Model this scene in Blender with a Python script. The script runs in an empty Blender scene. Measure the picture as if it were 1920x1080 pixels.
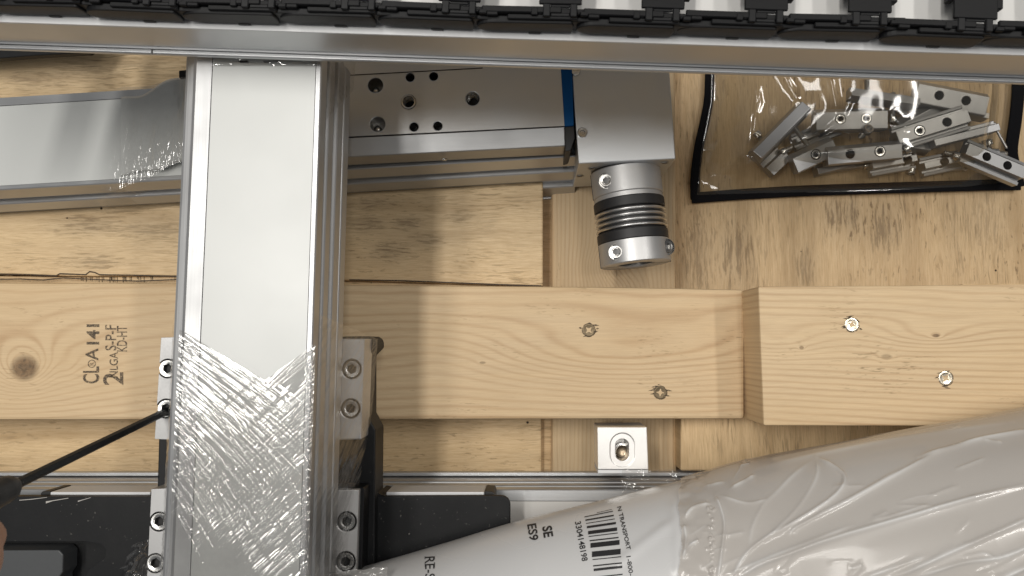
import bpy, bmesh, math, random
import numpy as np
from mathutils import Vector, Matrix
from mathutils.bvhtree import BVHTree

SC = bpy.context.scene
COL = SC.collection
R0 = random.Random(7)

# ------------------------------------------------------------------ camera
H_CAM = 0.60
F = 1400.0
NAD = (1000.0, 645.0)                      # where straight down falls in the frame
_dc = Vector((NAD[0] - 960, -(NAD[1] - 540), -F)).normalized()
ROT = _dc.rotation_difference(Vector((0, 0, -1))).to_matrix()
CAMP = Vector((0, 0, H_CAM))
cd = bpy.data.cameras.new('camera')
cam = bpy.data.objects.new('camera', cd)
COL.objects.link(cam)
cd.sensor_width = 36.0
cd.lens = 36.0 * F / 1920.0
cd.clip_start = 0.005
cd.clip_end = 50
cd.dof.use_dof = True
cd.dof.focus_distance = 0.47
cd.dof.aperture_fstop = 20.0
cam.matrix_world = Matrix.Translation(CAMP) @ ROT.to_4x4()
SC.camera = cam


def P(x, y, z=0.0):
    """point of the place at height z that the photograph shows at (x, y)"""
    d = ROT @ Vector((x - 960, -(y - 540), -F))
    t = (z - H_CAM) / d.z
    return CAMP + d * t


ROTI = ROT.transposed()
_RI = np.array(ROTI)


def proj(a):
    a = np.asarray(a, dtype=float) - np.array(CAMP)
    c = a @ _RI.T
    s = F / -c[..., 2]
    return np.stack([960 + c[..., 0] * s, 540 - c[..., 1] * s], -1)


# ------------------------------------------------------------------ world, lamps, exposure
w = bpy.data.worlds.new('World')
SC.world = w
w.use_nodes = True
bg = w.node_tree.nodes['Background']
bg.inputs[0].default_value = (0.985, 0.99, 1.0, 1)
bg.inputs[1].default_value = 0.16


def tube_lamp(name, x, y, wx, wy, watt, z=2.2):
    l = bpy.data.lights.new(name, 'AREA')
    l.shape = 'RECTANGLE'
    l.size = wx
    l.size_y = wy
    l.energy = watt
    l.color = (1.0, 0.965, 0.91)
    o = bpy.data.objects.new(name, l)
    COL.objects.link(o)
    o.location = (x, y, z)
    return o


tube_lamp('ceiling_lamp', -0.60, 0.50, 0.13, 1.1, 19)
tube_lamp('ceiling_lamp', -0.90, 0.06, 0.20, 1.3, 12)
tube_lamp('ceiling_lamp', 0.36, 0.45, 0.14, 1.2, 7)
tube_lamp('ceiling_lamp', 1.25, 0.60, 0.14, 1.2, 15)

SC.view_settings.view_transform = 'Standard'
SC.view_settings.look = 'None'
SC.view_settings.exposure = 0.0
SC.view_settings.gamma = 1.0
SC.render.engine = 'CYCLES'
SC.cycles.max_bounces = 10
SC.cycles.transparent_max_bounces = 16
SC.cycles.sample_clamp_indirect = 6
SC.cycles.caustics_reflective = False
SC.cycles.caustics_refractive = False


# ------------------------------------------------------------------ node helper
class NT:
    def __init__(s, name):
        s.m = bpy.data.materials.new(name)
        s.m.use_nodes = True
        s.t = s.m.node_tree
        s.b = s.t.nodes['Principled BSDF']
        s.out = s.t.nodes['Material Output']

    def n(s, typ, **kw):
        nd = s.t.nodes.new(typ)
        for k, v in kw.items():
            setattr(nd, k, v)
        return nd

    def l(s, a, b):
        s.t.links.new(a, b)

    def put(s, sock, v):
        if v is None:
            return
        if hasattr(v, 'links') or isinstance(v, bpy.types.NodeSocket):
            s.l(v, sock)
        else:
            sock.default_value = v

    def math(s, op, a, b=None, c=None):
        nd = s.n('ShaderNodeMath', operation=op)
        for i, v in enumerate((a, b, c)):
            s.put(nd.inputs[i], v)
        return nd.outputs[0]

    def coord(s):
        return s.n('ShaderNodeTexCoord').outputs['Object']

    def mapping(s, vec, scale=(1, 1, 1), loc=(0, 0, 0), rot=(0, 0, 0)):
        nd = s.n('ShaderNodeMapping')
        s.l(vec, nd.inputs[0])
        nd.inputs['Scale'].default_value = scale
        nd.inputs['Location'].default_value = loc
        nd.inputs['Rotation'].default_value = rot
        return nd.outputs[0]

    def noise(s, vec, scale, detail=4, rough=0.55, dist=0.0):
        nd = s.n('ShaderNodeTexNoise')
        s.l(vec, nd.inputs['Vector'])
        nd.inputs['Scale'].default_value = scale
        nd.inputs['Detail'].default_value = detail
        nd.inputs['Roughness'].default_value = rough
        nd.inputs['Distortion'].default_value = dist
        return nd.outputs[0]

    def ramp(s, fac, stops):
        nd = s.n('ShaderNodeValToRGB')
        e = nd.color_ramp.elements
        while len(e) < len(stops):
            e.new(0.5)
        for el, (p, c) in zip(e, stops):
            el.position = p
            el.color = c if len(c) == 4 else (*c, 1)
        s.l(fac, nd.inputs[0])
        return nd.outputs[0]

    def rng(s, v, a, b, c=0.0, d=1.0):
        nd = s.n('ShaderNodeMapRange')
        s.l(v, nd.inputs[0])
        for i, q in enumerate((a, b, c, d)):
            nd.inputs[i + 1].default_value = q
        return nd.outputs[0]

    def mix(s, fac, a, b, mode='MIX'):
        nd = s.n('ShaderNodeMix', data_type='RGBA', blend_type=mode)
        s.put(nd.inputs[0], fac)
        s.put(nd.inputs[6], a if not isinstance(a, tuple) else (*a[:3], 1))
        s.put(nd.inputs[7], b if not isinstance(b, tuple) else (*b[:3], 1))
        return nd.outputs[2]

    def bump(s, h, strength=0.3, dist=0.001):
        nd = s.n('ShaderNodeBump')
        nd.inputs['Strength'].default_value = strength
        nd.inputs['Distance'].default_value = dist
        s.l(h, nd.inputs['Height'])
        s.l(nd.outputs[0], s.b.inputs['Normal'])
        return nd.outputs[0]

    def set(s, **kw):
        for k, v in kw.items():
            s.put(s.b.inputs[k.replace('_', ' ')], v)


def metal(name, col=(0.72, 0.715, 0.70), rough=0.32, axis=None, streak=0.10, metallic=1.0):
    t = NT(name)
    c = t.coord()
    big = t.noise(c, 22, 3)
    if axis is not None:
        sc = {'X': (12, 1500, 1500), 'Y': (1500, 12, 1500)}[axis]
        fine = t.noise(t.mapping(c, sc), 1.0, 2)
    else:
        fine = t.noise(c, 900, 2)
    v = t.math('ADD', t.rng(big, 0.3, 0.7, -0.07, 0.07), t.rng(fine, 0.3, 0.7, -streak / 2, streak / 2))
    t.set(Roughness=t.math('ADD', v, rough), Metallic=metallic)
    lo = tuple(x * (1 - streak) for x in col)
    t.set(Base_Color=t.mix(fine, lo, col))
    scr = t.noise(t.mapping(c, (160, 900, 300), (0, 0, 0), (0.3, 0.2, 0.7)), 1.0, 2)
    t.bump(t.math('SUBTRACT', fine, t.math('MULTIPLY', t.rng(scr, 0.68, 0.72), 2.0)), 0.06, 0.0004)
    return t.m


def plain(name, col, rough=0.5, metallic=0.0, var=0.12, scale=120, bump=0.1, spec=0.5, dist=0.0006, dust=0.0):
    t = NT(name)
    c = t.coord()
    a = t.noise(c, scale, 4)
    b = t.noise(c, 14, 3)
    lo = tuple(x * (1 - var) for x in col)
    hi = tuple(min(1, x * (1 + var)) for x in col)
    bc = t.mix(t.math('MULTIPLY', t.math('ADD', a, b), 0.5), lo, hi)
    if dust:
        sp = t.noise(c, 420, 2, 0.5)
        cl = t.noise(c, 38, 4, 0.6)
        bc = t.mix(t.math('MULTIPLY', t.rng(sp, 0.70, 0.76), dust), bc, (0.22, 0.21, 0.19))
        bc = t.mix(t.rng(cl, 0.5, 0.85, 0.0, 0.06 * dust), bc, (0.3, 0.28, 0.25))
    t.set(Base_Color=bc, Metallic=metallic)
    t.set(Roughness=t.rng(b, 0.3, 0.7, rough - 0.05, rough + 0.05))
    t.b.inputs['Specular IOR Level'].default_value = spec
    t.bump(a, bump, dist)
    return t.m


def pine(name, seed, base, dark, freq, wob=0.006, knots=(), swells=(), rough_patch=0.0, axis='X', tilt=0.0, line=0.72):
    """flat sawn softwood: growth lines are level curves of a field over the board"""
    t = NT(name)
    c = t.coord()
    sep = t.n('ShaderNodeSeparateXYZ')
    t.l(c, sep.inputs[0])
    u, v = (sep.outputs[0], sep.outputs[1]) if axis == 'X' else (sep.outputs[1], sep.outputs[0])
    comb = t.n('ShaderNodeCombineXYZ')
    t.l(u, comb.inputs[0])
    t.l(v, comb.inputs[1])
    comb.inputs[2].default_value = seed * 1.37
    cv = comb.outputs[0]
    n1 = t.noise(t.mapping(cv, (5, 14, 1)), 1.0, 3, 0.5)
    n2 = t.noise(t.mapping(cv, (40, 220, 1)), 1.0, 3, 0.6)
    f = t.math('ADD', v, t.math('MULTIPLY', t.math('SUBTRACT', n1, 0.5), wob * 3))
    f = t.math('ADD', f, t.math('MULTIPLY', t.math('SUBTRACT', n2, 0.5), wob * 0.14))
    f = t.math('ADD', f, t.math('MULTIPLY', u, tilt))
    kd = None
    for (uk, vk, su, sv, amp, darken) in list(swells) + list(knots):
        a = t.math('DIVIDE', t.math('SUBTRACT', u, uk), su)
        b = t.math('DIVIDE', t.math('SUBTRACT', v, vk), sv)
        g = t.math('EXPONENT', t.math('MULTIPLY', t.math('ADD', t.math('MULTIPLY', a, a), t.math('MULTIPLY', b, b)), -1.0))
        f = t.math('ADD', f, t.math('MULTIPLY', g, amp))
        if darken > 0:
            k = t.math('MULTIPLY', t.rng(g, 0.62, 0.86), darken)
            kd = k if kd is None else t.math('MAXIMUM', kd, k)
    n3 = t.noise(t.mapping(cv, (6, 60, 1), (3, 1, 0)), 1.0, 2)
    s = t.math('SINE', t.math('ADD', t.math('MULTIPLY', f, freq * 6.2832), t.math('MULTIPLY', n3, 3.0)))
    s = t.math('ADD', t.math('MULTIPLY', s, 0.5), 0.5)
    s = t.math('POWER', s, 3.2)
    s = t.math('MULTIPLY', s, t.rng(n3, 0.25, 0.75, 0.25, 1.0))
    fib = t.noise(t.mapping(cv, (55, 1900, 1)), 1.0, 3, 0.7)
    fib2 = t.noise(t.mapping(cv, (14, 300, 1)), 1.0, 4, 0.65)
    blot = t.noise(t.mapping(cv, (10, 18, 1), (7, 3, 0)), 1.0, 4)
    col = t.mix(t.math('MULTIPLY', s, line), base, dark)
    col = t.mix(t.rng(fib, 0.35, 0.75, 0.0, 0.30), col, tuple(x * 0.72 for x in dark))
    col = t.mix(t.rng(fib2, 0.45, 0.75, 0.0, 0.28), col, tuple(min(1, x * 1.22) for x in base))
    col = t.mix(t.rng(blot, 0.40, 0.72, 0.0, 0.35), col, tuple(x * y for x, y in zip(base, (0.84, 0.78, 0.68))))
    flk = t.noise(t.mapping(cv, (130, 900, 1), (5, 9, 0)), 1.0, 2, 0.6)
    pat = t.noise(t.mapping(cv, (16, 40, 1), (1, 6, 0)), 1.0, 3)
    fm = t.math('MULTIPLY', t.rng(flk, 0.60, 0.70), t.rng(pat, 0.52, 0.66))
    col = t.mix(t.math('MULTIPLY', fm, 0.6), col, (0.20, 0.125, 0.06))
    if kd is not None:
        kn = t.noise(c, 170, 6, 0.75, 0.6)
        col = t.mix(kd, col, t.mix(t.rng(kn, 0.36, 0.60), (0.035, 0.02, 0.012), (0.22, 0.13, 0.065)))
    t.set(Base_Color=col, Roughness=t.rng(fib2, 0.3, 0.7, 0.48, 0.66))
    t.b.inputs['Specular IOR Level'].default_value = 0.35
    hgt = t.math('ADD', t.math('MULTIPLY', fib, 0.5), t.math('MULTIPLY', s, 0.35))
    hgt = t.math('SUBTRACT', hgt, fm)
    t.bump(hgt, 0.35, 0.0005)
    return t.m


def plywood(name, seed, base, axis='Y', amount=1.0, rough_spots=()):
    t = NT(name)
    c = t.coord()
    sep = t.n('ShaderNodeSeparateXYZ')
    t.l(c, sep.inputs[0])
    u, v = (sep.outputs[0], sep.outputs[1]) if axis == 'X' else (sep.outputs[1], sep.outputs[0])
    comb = t.n('ShaderNodeCombineXYZ')
    t.l(u, comb.inputs[0])
    t.l(v, comb.inputs[1])
    comb.inputs[2].default_value = seed
    cv = comb.outputs[0]
    warp = t.noise(t.mapping(cv, (9, 22, 1)), 1.0, 3)
    wv = t.n('ShaderNodeVectorMath', operation='ADD')
    t.l(cv, wv.inputs[0])
    cw = t.n('ShaderNodeCombineXYZ')
    t.l(t.math('MULTIPLY', warp, 0.012), cw.inputs[1])
    t.l(cw.outputs[0], wv.inputs[1])
    q = wv.outputs[0]
    band = t.noise(t.mapping(q, (3.5, 75, 1)), 1.0, 4, 0.6)
    fib = t.noise(t.mapping(q, (70, 1300, 1)), 1.0, 4, 0.7)
    chk = t.noise(t.mapping(q, (48, 620, 1), (3, 8, 0)), 1.0, 3, 0.6)
    chk2 = t.noise(t.mapping(q, (95, 420, 1), (1, 2, 4)), 1.0, 3, 0.6)
    patch = t.noise(t.mapping(cv, (7, 15, 1), (2, 5, 0)), 1.0, 5, 0.65)
    blot = t.noise(t.mapping(cv, (7, 10, 1), (6, 1, 3)), 1.0, 3)
    dark = tuple(x * y for x, y in zip(base, (0.66, 0.58, 0.46)))
    lite = tuple(min(1, x * y) for x, y in zip(base, (1.18, 1.18, 1.16)))
    col = t.mix(t.rng(band, 0.32, 0.72), lite, base)
    col = t.mix(t.rng(band, 0.52, 0.78, 0, 0.65), col, dark)
    col = t.mix(t.rng(fib, 0.40, 0.70, 0, 0.55), col, dark)
    col = t.mix(t.rng(blot, 0.5, 0.75, 0, 0.42), col, dark)
    m1 = t.math('MULTIPLY', t.rng(chk, 0.535, 0.63), t.rng(patch, 0.46, 0.62))
    m2 = t.math('MULTIPLY', t.rng(chk2, 0.60, 0.68), t.rng(blot, 0.42, 0.6))
    m = t.math('MAXIMUM', m1, m2)
    tear = t.noise(t.mapping(q, (60, 520, 1), (4, 4, 2)), 1.0, 4, 0.65)
    for (uk, vk, su, sv, amt) in rough_spots:        # torn, greyed veneer
        a = t.math('DIVIDE', t.math('SUBTRACT', u, uk), su)
        b = t.math('DIVIDE', t.math('SUBTRACT', v, vk), sv)
        g = t.math('EXPONENT', t.math('MULTIPLY', t.math('ADD', t.math('MULTIPLY', a, a), t.math('MULTIPLY', b, b)), -1.0))
        col = t.mix(t.math('MULTIPLY', g, 0.30 * amt), col, (0.26, 0.21, 0.155))
        k = t.math('MULTIPLY', t.rng(t.math('ADD', tear, t.math('MULTIPLY', g, 0.16)), 0.60, 0.72), t.math('MULTIPLY', t.math('MINIMUM', t.math('MULTIPLY', g, 2.0), 1.0), amt))
        m = t.math('MAXIMUM', m, k)
    col = t.mix(t.math('MULTIPLY', m, 0.72 * amount), col, (0.13, 0.078, 0.036))
    dots = t.n('ShaderNodeTexVoronoi')
    dots.inputs['Scale'].default_value = 46
    t.l(c, dots.inputs['Vector'])
    dm = t.rng(dots.outputs['Distance'], 0.035, 0.05, 1.0, 0.0)
    sel = t.n('ShaderNodeSeparateColor')
    t.l(dots.outputs['Color'], sel.inputs[0])
    dm = t.math('MULTIPLY', dm, t.math('GREATER_THAN', sel.outputs[0], 0.72))
    col = t.mix(dm, col, (0.035, 0.022, 0.012))
    t.set(Base_Color=col, Roughness=t.rng(fib, 0.3, 0.7, 0.45, 0.62))
    t.b.inputs['Specular IOR Level'].default_value = 0.4
    hgt = t.math('SUBTRACT', t.math('MULTIPLY', fib, 0.5), t.math('ADD', m, dm))
    t.bump(hgt, 0.45, 0.0006)
    return t.m


def film(name, haze=0.08, tint=(0.93, 0.93, 0.92), rough=0.06, refl=1.6, hazecol=(0.8, 0.79, 0.77), hazenoise=0.0, fade=False):
    t = NT(name)
    t.t.nodes.remove(t.b)
    lw = t.n('ShaderNodeLayerWeight')
    lw.inputs[0].default_value = 0.5
    schlick = t.math('ADD', 0.04, t.math('MULTIPLY', t.math('POWER', lw.outputs['Facing'], 5.0), 0.96))
    gl = t.n('ShaderNodeBsdfGlossy')
    gl.inputs['Roughness'].default_value = rough
    gl.inputs['Color'].default_value = (1, 1, 1, 1)
    tr = t.n('ShaderNodeBsdfTransparent')
    tr.inputs[0].default_value = (*tint, 1)
    df = t.n('ShaderNodeBsdfDiffuse')
    df.inputs[0].default_value = (*hazecol, 1)
    tl = t.n('ShaderNodeBsdfTranslucent')
    tl.inputs[0].default_value = (*hazecol, 1)
    dt = t.n('ShaderNodeMixShader')
    dt.inputs[0].default_value = 0.35
    t.l(df.outputs[0], dt.inputs[1])
    t.l(tl.outputs[0], dt.inputs[2])
    m1 = t.n('ShaderNodeMixShader')
    if hazenoise:
        hn = t.noise(t.coord(), 60, 4)
        t.l(t.rng(hn, 0.35, 0.7, max(0, haze - hazenoise), haze + hazenoise), m1.inputs[0])
    else:
        m1.inputs[0].default_value = haze
    t.l(tr.outputs[0], m1.inputs[1])
    t.l(dt.outputs[0], m1.inputs[2])
    m2 = t.n('ShaderNodeMixShader')
    t.l(t.math('MINIMUM', t.math('MULTIPLY', schlick, refl), 0.9), m2.inputs[0])
    t.l(m1.outputs[0], m2.inputs[1])
    t.l(gl.outputs[0], m2.inputs[2])
    if fade:                                         # thins out to nothing where the film lies flat
        at = t.n('ShaderNodeAttribute', attribute_name='fade')
        m3 = t.n('ShaderNodeMixShader')
        tr2 = t.n('ShaderNodeBsdfTransparent')
        t.l(at.outputs['Fac'], m3.inputs[0])
        t.l(tr2.outputs[0], m3.inputs[1])
        t.l(m2.outputs[0], m3.inputs[2])
        t.l(m3.outputs[0], t.out.inputs[0])
    else:
        t.l(m2.outputs[0], t.out.inputs[0])
    return t.m


def ink(name, col, wear=0.5, scale=900):
    """print that has partly not taken"""
    t = NT(name)
    t.set(Base_Color=(*col, 1), Roughness=0.6)
    nz = t.noise(t.coord(), scale, 4, 0.7)
    tr = t.n('ShaderNodeBsdfTransparent')
    mx = t.n('ShaderNodeMixShader')
    t.l(t.rng(nz, wear - 0.12, wear + 0.12, 0.0, 0.92), mx.inputs[0])
    t.l(tr.outputs[0], mx.inputs[1])
    t.l(t.b.outputs[0], mx.inputs[2])
    t.l(mx.outputs[0], t.out.inputs[0])
    return t.m


# ------------------------------------------------------------------ mesh helpers
def new_mesh(name, verts, faces, smooth=False):
    me = bpy.data.meshes.new(name)
    me.from_pydata([tuple(v) for v in verts], [], faces)
    if smooth:
        me.polygons.foreach_set('use_smooth', [True] * len(me.polygons))
    me.update()
    return me


class MB:
    def __init__(s):
        s.v = []
        s.f = []

    def add(s, verts, faces):
        k = len(s.v)
        s.v += [tuple(v) for v in verts]
        s.f += [tuple(i + k for i in f) for f in faces]
        return s

    def hexa(s, top, bot):
        """top and bottom quads, same winding (counter-clockwise from above)"""
        n = len(top)
        f = [tuple(range(n)), tuple(range(2 * n - 1, n - 1, -1))]
        f += [(i, n + i, n + (i + 1) % n, (i + 1) % n) for i in range(n)]
        return s.add(list(top) + list(bot), f)

    def box(s, x0, x1, y0, y1, z0, z1):
        q = [(x0, y0), (x1, y0), (x1, y1), (x0, y1)]
        return s.hexa([(*a, z1) for a in q], [(*a, z0) for a in q])

    def prism(s, pts, z1, z0):
        """vertical prism over world xy points"""
        ar = sum(pts[i][0] * pts[(i + 1) % len(pts)][1] - pts[(i + 1) % len(pts)][0] * pts[i][1] for i in range(len(pts)))
        if ar < 0:
            pts = pts[::-1]
        return s.hexa([(p[0], p[1], z1) for p in pts], [(p[0], p[1], z0) for p in pts])

    def ppx(s, px, z1, z0):
        return s.prism([P(x, y, z1)[:2] for x, y in px], z1, z0)

    def extr(s, sec, A, B, side, up=Vector((0, 0, 1))):
        """section (a, z) swept from A to B"""
        A, B = Vector(A), Vector(B)
        n = len(sec)
        va = [A + side * a + up * z for a, z in sec]
        vb = [B + side * a + up * z for a, z in sec]
        f = [(i, (i + 1) % n, n + (i + 1) % n, n + i) for i in range(n)]
        f += [tuple(range(n - 1, -1, -1)), tuple(range(n, 2 * n))]
        return s.add(va + vb, f)

    def lathe(s, prof, n=32, M=Matrix()):
        """profile (r, z) about z, open at r=0 ends closed by fans"""
        vs, rings = [], []
        for r, z in prof:
            if r < 1e-7:
                rings.append([len(vs)])
                vs.append(M @ Vector((0, 0, z)))
            else:
                rings.append(list(range(len(vs), len(vs) + n)))
                vs += [M @ Vector((r * math.cos(2 * math.pi * i / n), r * math.sin(2 * math.pi * i / n), z)) for i in range(n)]
        f = []
        for a, b in zip(rings[:-1], rings[1:]):
            for i in range(n):
                j = (i + 1) % n
                if len(a) == 1 and len(b) == 1:
                    continue
                if len(a) == 1:
                    f.append((a[0], b[j], b[i]))
                elif len(b) == 1:
                    f.append((a[i], a[j], b[0]))
                else:
                    f.append((a[i], a[j], b[j], b[i]))
        return s.add(vs, f)

    def tube(s, pts, rad, n=10):
        pts = [Vector(p) for p in pts]
        rs = rad if isinstance(rad, (list, tuple)) else [rad] * len(pts)
        vs = []
        for i, p in enumerate(pts):
            d = (pts[min(i + 1, len(pts) - 1)] - pts[max(i - 1, 0)]).normalized()
            a = d.orthogonal().normalized() if i == 0 else (a - d * a.dot(d)).normalized()
            b = d.cross(a)
            vs += [p + (a * math.cos(2 * math.pi * k / n) + b * math.sin(2 * math.pi * k / n)) * rs[i] for k in range(n)]
        f = []
        for i in range(len(pts) - 1):
            for k in range(n):
                f.append((i * n + k, i * n + (k + 1) % n, (i + 1) * n + (k + 1) % n, (i + 1) * n + k))
        f += [tuple(range(n - 1, -1, -1)), tuple(range((len(pts) - 1) * n, len(pts) * n))]
        return s.add(vs, f)

    def mesh(s, name, smooth=False):
        me = new_mesh(name, s.v, s.f, smooth)
        bm = bmesh.new()
        bm.from_mesh(me)
        bmesh.ops.recalc_face_normals(bm, faces=bm.faces)
        bm.to_mesh(me)
        bm.free()
        return me


def thing(name, label, cat, loc=(0, 0, 0), group=None, rot=None):
    o = bpy.data.objects.new(name, None)
    COL.objects.link(o)
    o.location = loc
    if rot is not None:
        o.rotation_euler = rot
    o.empty_display_size = 0.01
    o['label'] = label
    o['category'] = cat
    if group:
        o['group'] = group
    return o


def tag(o, label, cat, group=None):
    o['label'] = label
    o['category'] = cat
    if group:
        o['group'] = group
    return o


def obj(name, mb, mat, parent=None, bevel=0.0, smooth=False, local=False, label=None, seg=2, angle=35):
    me = mb if isinstance(mb, bpy.types.Mesh) else mb.mesh(name, smooth)
    o = bpy.data.objects.new(name, me)
    COL.objects.link(o)
    if mat is not None and not me.materials:
        me.materials.append(mat)
    if parent is not None:
        o.parent = parent
        if not local and parent.type == 'EMPTY':
            o.matrix_parent_inverse = parent.matrix_basis.inverted()
    if bevel:
        md = o.modifiers.new('bevel', 'BEVEL')
        md.width = bevel
        md.segments = seg
        md.limit_method = 'ANGLE'
        md.angle_limit = math.radians(angle)
        md.harden_normals = False
    if label:
        o['label'] = label
    return o


def fine(o):
    o['kind'] = 'stuff'
    return o


def smooth_by_angle(o, ang=32):
    me = o.data
    bm = bmesh.new()
    bm.from_mesh(me)
    for f in bm.faces:
        f.smooth = True
    for e in bm.edges:
        if len(e.link_faces) == 2 and e.calc_face_angle(0) > math.radians(ang):
            e.smooth = False
    bm.to_mesh(me)
    bm.free()


def carve(o, cutter_mb):
    """real holes: subtract the cutter volume from the mesh"""
    me = cutter_mb.mesh('cut')
    c = bpy.data.objects.new('cut', me)
    COL.objects.link(c)
    saved = []
    for md in list(o.modifiers):
        saved.append((md.width, md.segments, md.angle_limit))
        o.modifiers.remove(md)
    pi, par = o.matrix_parent_inverse.copy(), o.parent
    o.parent = None
    md = o.modifiers.new('cut', 'BOOLEAN')
    md.operation = 'DIFFERENCE'
    md.object = c
    md.solver = 'EXACT'
    dg = bpy.context.evaluated_depsgraph_get()
    dg.update()
    nm = bpy.data.meshes.new_from_object(o.evaluated_get(dg))
    old = o.data
    o.modifiers.clear()
    o.data = nm
    nm.name = old.name
    bpy.data.objects.remove(c)
    bpy.data.meshes.remove(me)
    if par is not None:
        o.parent = par
        o.matrix_parent_inverse = pi
    for w_, s_, a_ in saved:
        b = o.modifiers.new('bevel', 'BEVEL')
        b.width, b.segments, b.angle_limit = w_, s_, a_
        b.limit_method = 'ANGLE'
    return o


def cyl(mb, c, r, z0, z1, n=28, M=None):
    m = M if M is not None else Matrix.Translation((c[0], c[1], 0))
    return mb.lathe([(0, z0), (r, z0), (r, z1), (0, z1)], n, m)


def copy_tree(o, parent=None):
    c = o.copy()
    COL.objects.link(c)
    if parent is not None:
        c.parent = parent
        c.matrix_parent_inverse = o.matrix_parent_inverse.copy()
    for ch in list(o.children):
        copy_tree(ch, c)
    return c


def seg_dist(px, poly):
    """distance of many pixel points from a polyline, and the place along it 0..1"""
    best = np.full(px.shape[:-1], 1e9)
    at = np.zeros(px.shape[:-1])
    n = len(poly) - 1
    for i in range(n):
        a, b = np.array(poly[i], float), np.array(poly[i + 1], float)
        d = b - a
        t = np.clip(((px - a) @ d) / max(d @ d, 1e-9), 0, 1)
        q = a + t[..., None] * d
        dist = np.linalg.norm(px - q, axis=-1)
        k = dist < best
        best = np.where(k, dist, best)
        at = np.where(k, (i + t) / n, at)
    return best, at


def curve_pts(pts, n):
    """Catmull-Rom through points, n samples"""
    p = [Vector(q) for q in pts]
    p = [p[0] * 2 - p[1]] + p + [p[-1] * 2 - p[-2]]
    out = []
    m = len(p) - 3
    for k in range(n):
        s = k / (n - 1) * m
        i = min(int(s), m - 1)
        t = s - i
        a, b, c, d = p[i:i + 4]
        out.append(0.5 * ((2 * b) + (c - a) * t + (2 * a - 5 * b + 4 * c - d) * t * t + (3 * b - a - 3 * c + d) * t ** 3))
    return out


def grid_mesh(name, V, smooth=True):
    """V: rows x cols x 3"""
    r, c = V.shape[:2]
    me = bpy.data.meshes.new(name)
    me.vertices.add(r * c)
    me.vertices.foreach_set('co', V.reshape(-1).astype(np.float32))
    idx = np.arange(r * c).reshape(r, c)
    q = np.stack([idx[:-1, :-1], idx[:-1, 1:], idx[1:, 1:], idx[1:, :-1]], -1).reshape(-1, 4)
    n = len(q)
    me.loops.add(n * 4)
    me.loops.foreach_set('vertex_index', q.reshape(-1).astype(np.int32))
    me.polygons.add(n)
    me.polygons.foreach_set('loop_start', np.arange(0, n * 4, 4, dtype=np.int32))
    me.polygons.foreach_set('loop_total', np.full(n, 4, dtype=np.int32))
    me.update(calc_edges=True)
    if smooth:
        me.polygons.foreach_set('use_smooth', np.ones(n, dtype=bool))
    return me


def grid_normals(V):
    du = np.gradient(V, axis=0)
    dv = np.gradient(V, axis=1)
    n = np.cross(dv, du)
    n /= np.linalg.norm(n, axis=-1, keepdims=True) + 1e-12
    if n[..., 2].mean() < 0:
        n = -n
    return n


def vnoise(shape, cell, seed):
    """smooth value noise on a grid, -1..1"""
    rg = np.random.default_rng(seed)
    cy, cx = (cell, cell) if not isinstance(cell, tuple) else cell
    gy, gx = int(shape[0] / cy) + 3, int(shape[1] / cx) + 3
    g = rg.uniform(-1, 1, (gy, gx))
    y = np.arange(shape[0]) / cy
    x = np.arange(shape[1]) / cx
    iy, ix = y.astype(int), x.astype(int)
    ty, tx = y - iy, x - ix
    ty = (ty * ty * (3 - 2 * ty))[:, None]
    tx = (tx * tx * (3 - 2 * tx))[None, :]
    a = g[np.ix_(iy, ix)]
    b = g[np.ix_(iy, ix + 1)]
    c = g[np.ix_(iy + 1, ix)]
    d = g[np.ix_(iy + 1, ix + 1)]
    return (a * (1 - tx) + b * tx) * (1 - ty) + (c * (1 - tx) + d * tx) * ty


def streaks(shape, step, segs, seed):
    """height map of fine stretch wrinkles: segs = (row, col, angle, length, width, height), metres"""
    Hh = np.zeros(shape)
    for (r, c, ang, L, wd, h) in segs:
        dr, dc = math.sin(ang), math.cos(ang)
        ext = L / 2 + 3 * wd
        er, ec = abs(dr) * L / 2 + 3 * wd, abs(dc) * L / 2 + 3 * wd
        r0, r1 = int(max(0, (r - er) / step)), int(min(shape[0], (r + er) / step + 1))
        c0, c1 = int(max(0, (c - ec) / step)), int(min(shape[1], (c + ec) / step + 1))
        if r1 <= r0 or c1 <= c0:
            continue
        rr = np.arange(r0, r1)[:, None] * step - r
        cc = np.arange(c0, c1)[None, :] * step - c
        al = rr * dr + cc * dc
        pe = -rr * dc + cc * dr
        k = np.clip(1 - (2 * al / L) ** 2, 0, 1)
        Hh[r0:r1, c0:c1] += h * np.exp(-(pe / wd) ** 2) * k
    return Hh


def text_mesh(txt, bold=0.0, spacing=1.0):
    cu = bpy.data.curves.new('lettering', 'FONT')
    cu.body = txt
    cu.size = 1.0
    cu.offset = bold
    cu.space_character = spacing
    cu.resolution_u = 4
    o = bpy.data.objects.new('lettering', cu)
    COL.objects.link(o)
    dg = bpy.context.evaluated_depsgraph_get()
    dg.update()
    me = bpy.data.meshes.new_from_object(o.evaluated_get(dg))
    bpy.data.objects.remove(o)
    bpy.data.curves.remove(cu)
    v = np.array([x.co[:2] for x in me.vertices])
    f = [tuple(p.vertices) for p in me.polygons]
    bpy.data.meshes.remove(me)
    v -= v.min(0)
    v /= v.max(0)
    return v, f


def lettering_on(name, txt, o, e, up, parent, mat, place, bold=0.0, spacing=1.0):
    """text whose baseline runs from pixel o to pixel e, cap height = pixel vector up; place(px)->world"""
    v, f = text_mesh(txt, bold, spacing)
    o, e, up = np.array(o, float), np.array(e, float), np.array(up, float)
    q = o + v[:, :1] * (e - o) + v[:, 1:] * up
    me = new_mesh(name, [place(a, b) for a, b in q], f)
    return obj(name, me, mat, parent)


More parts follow.
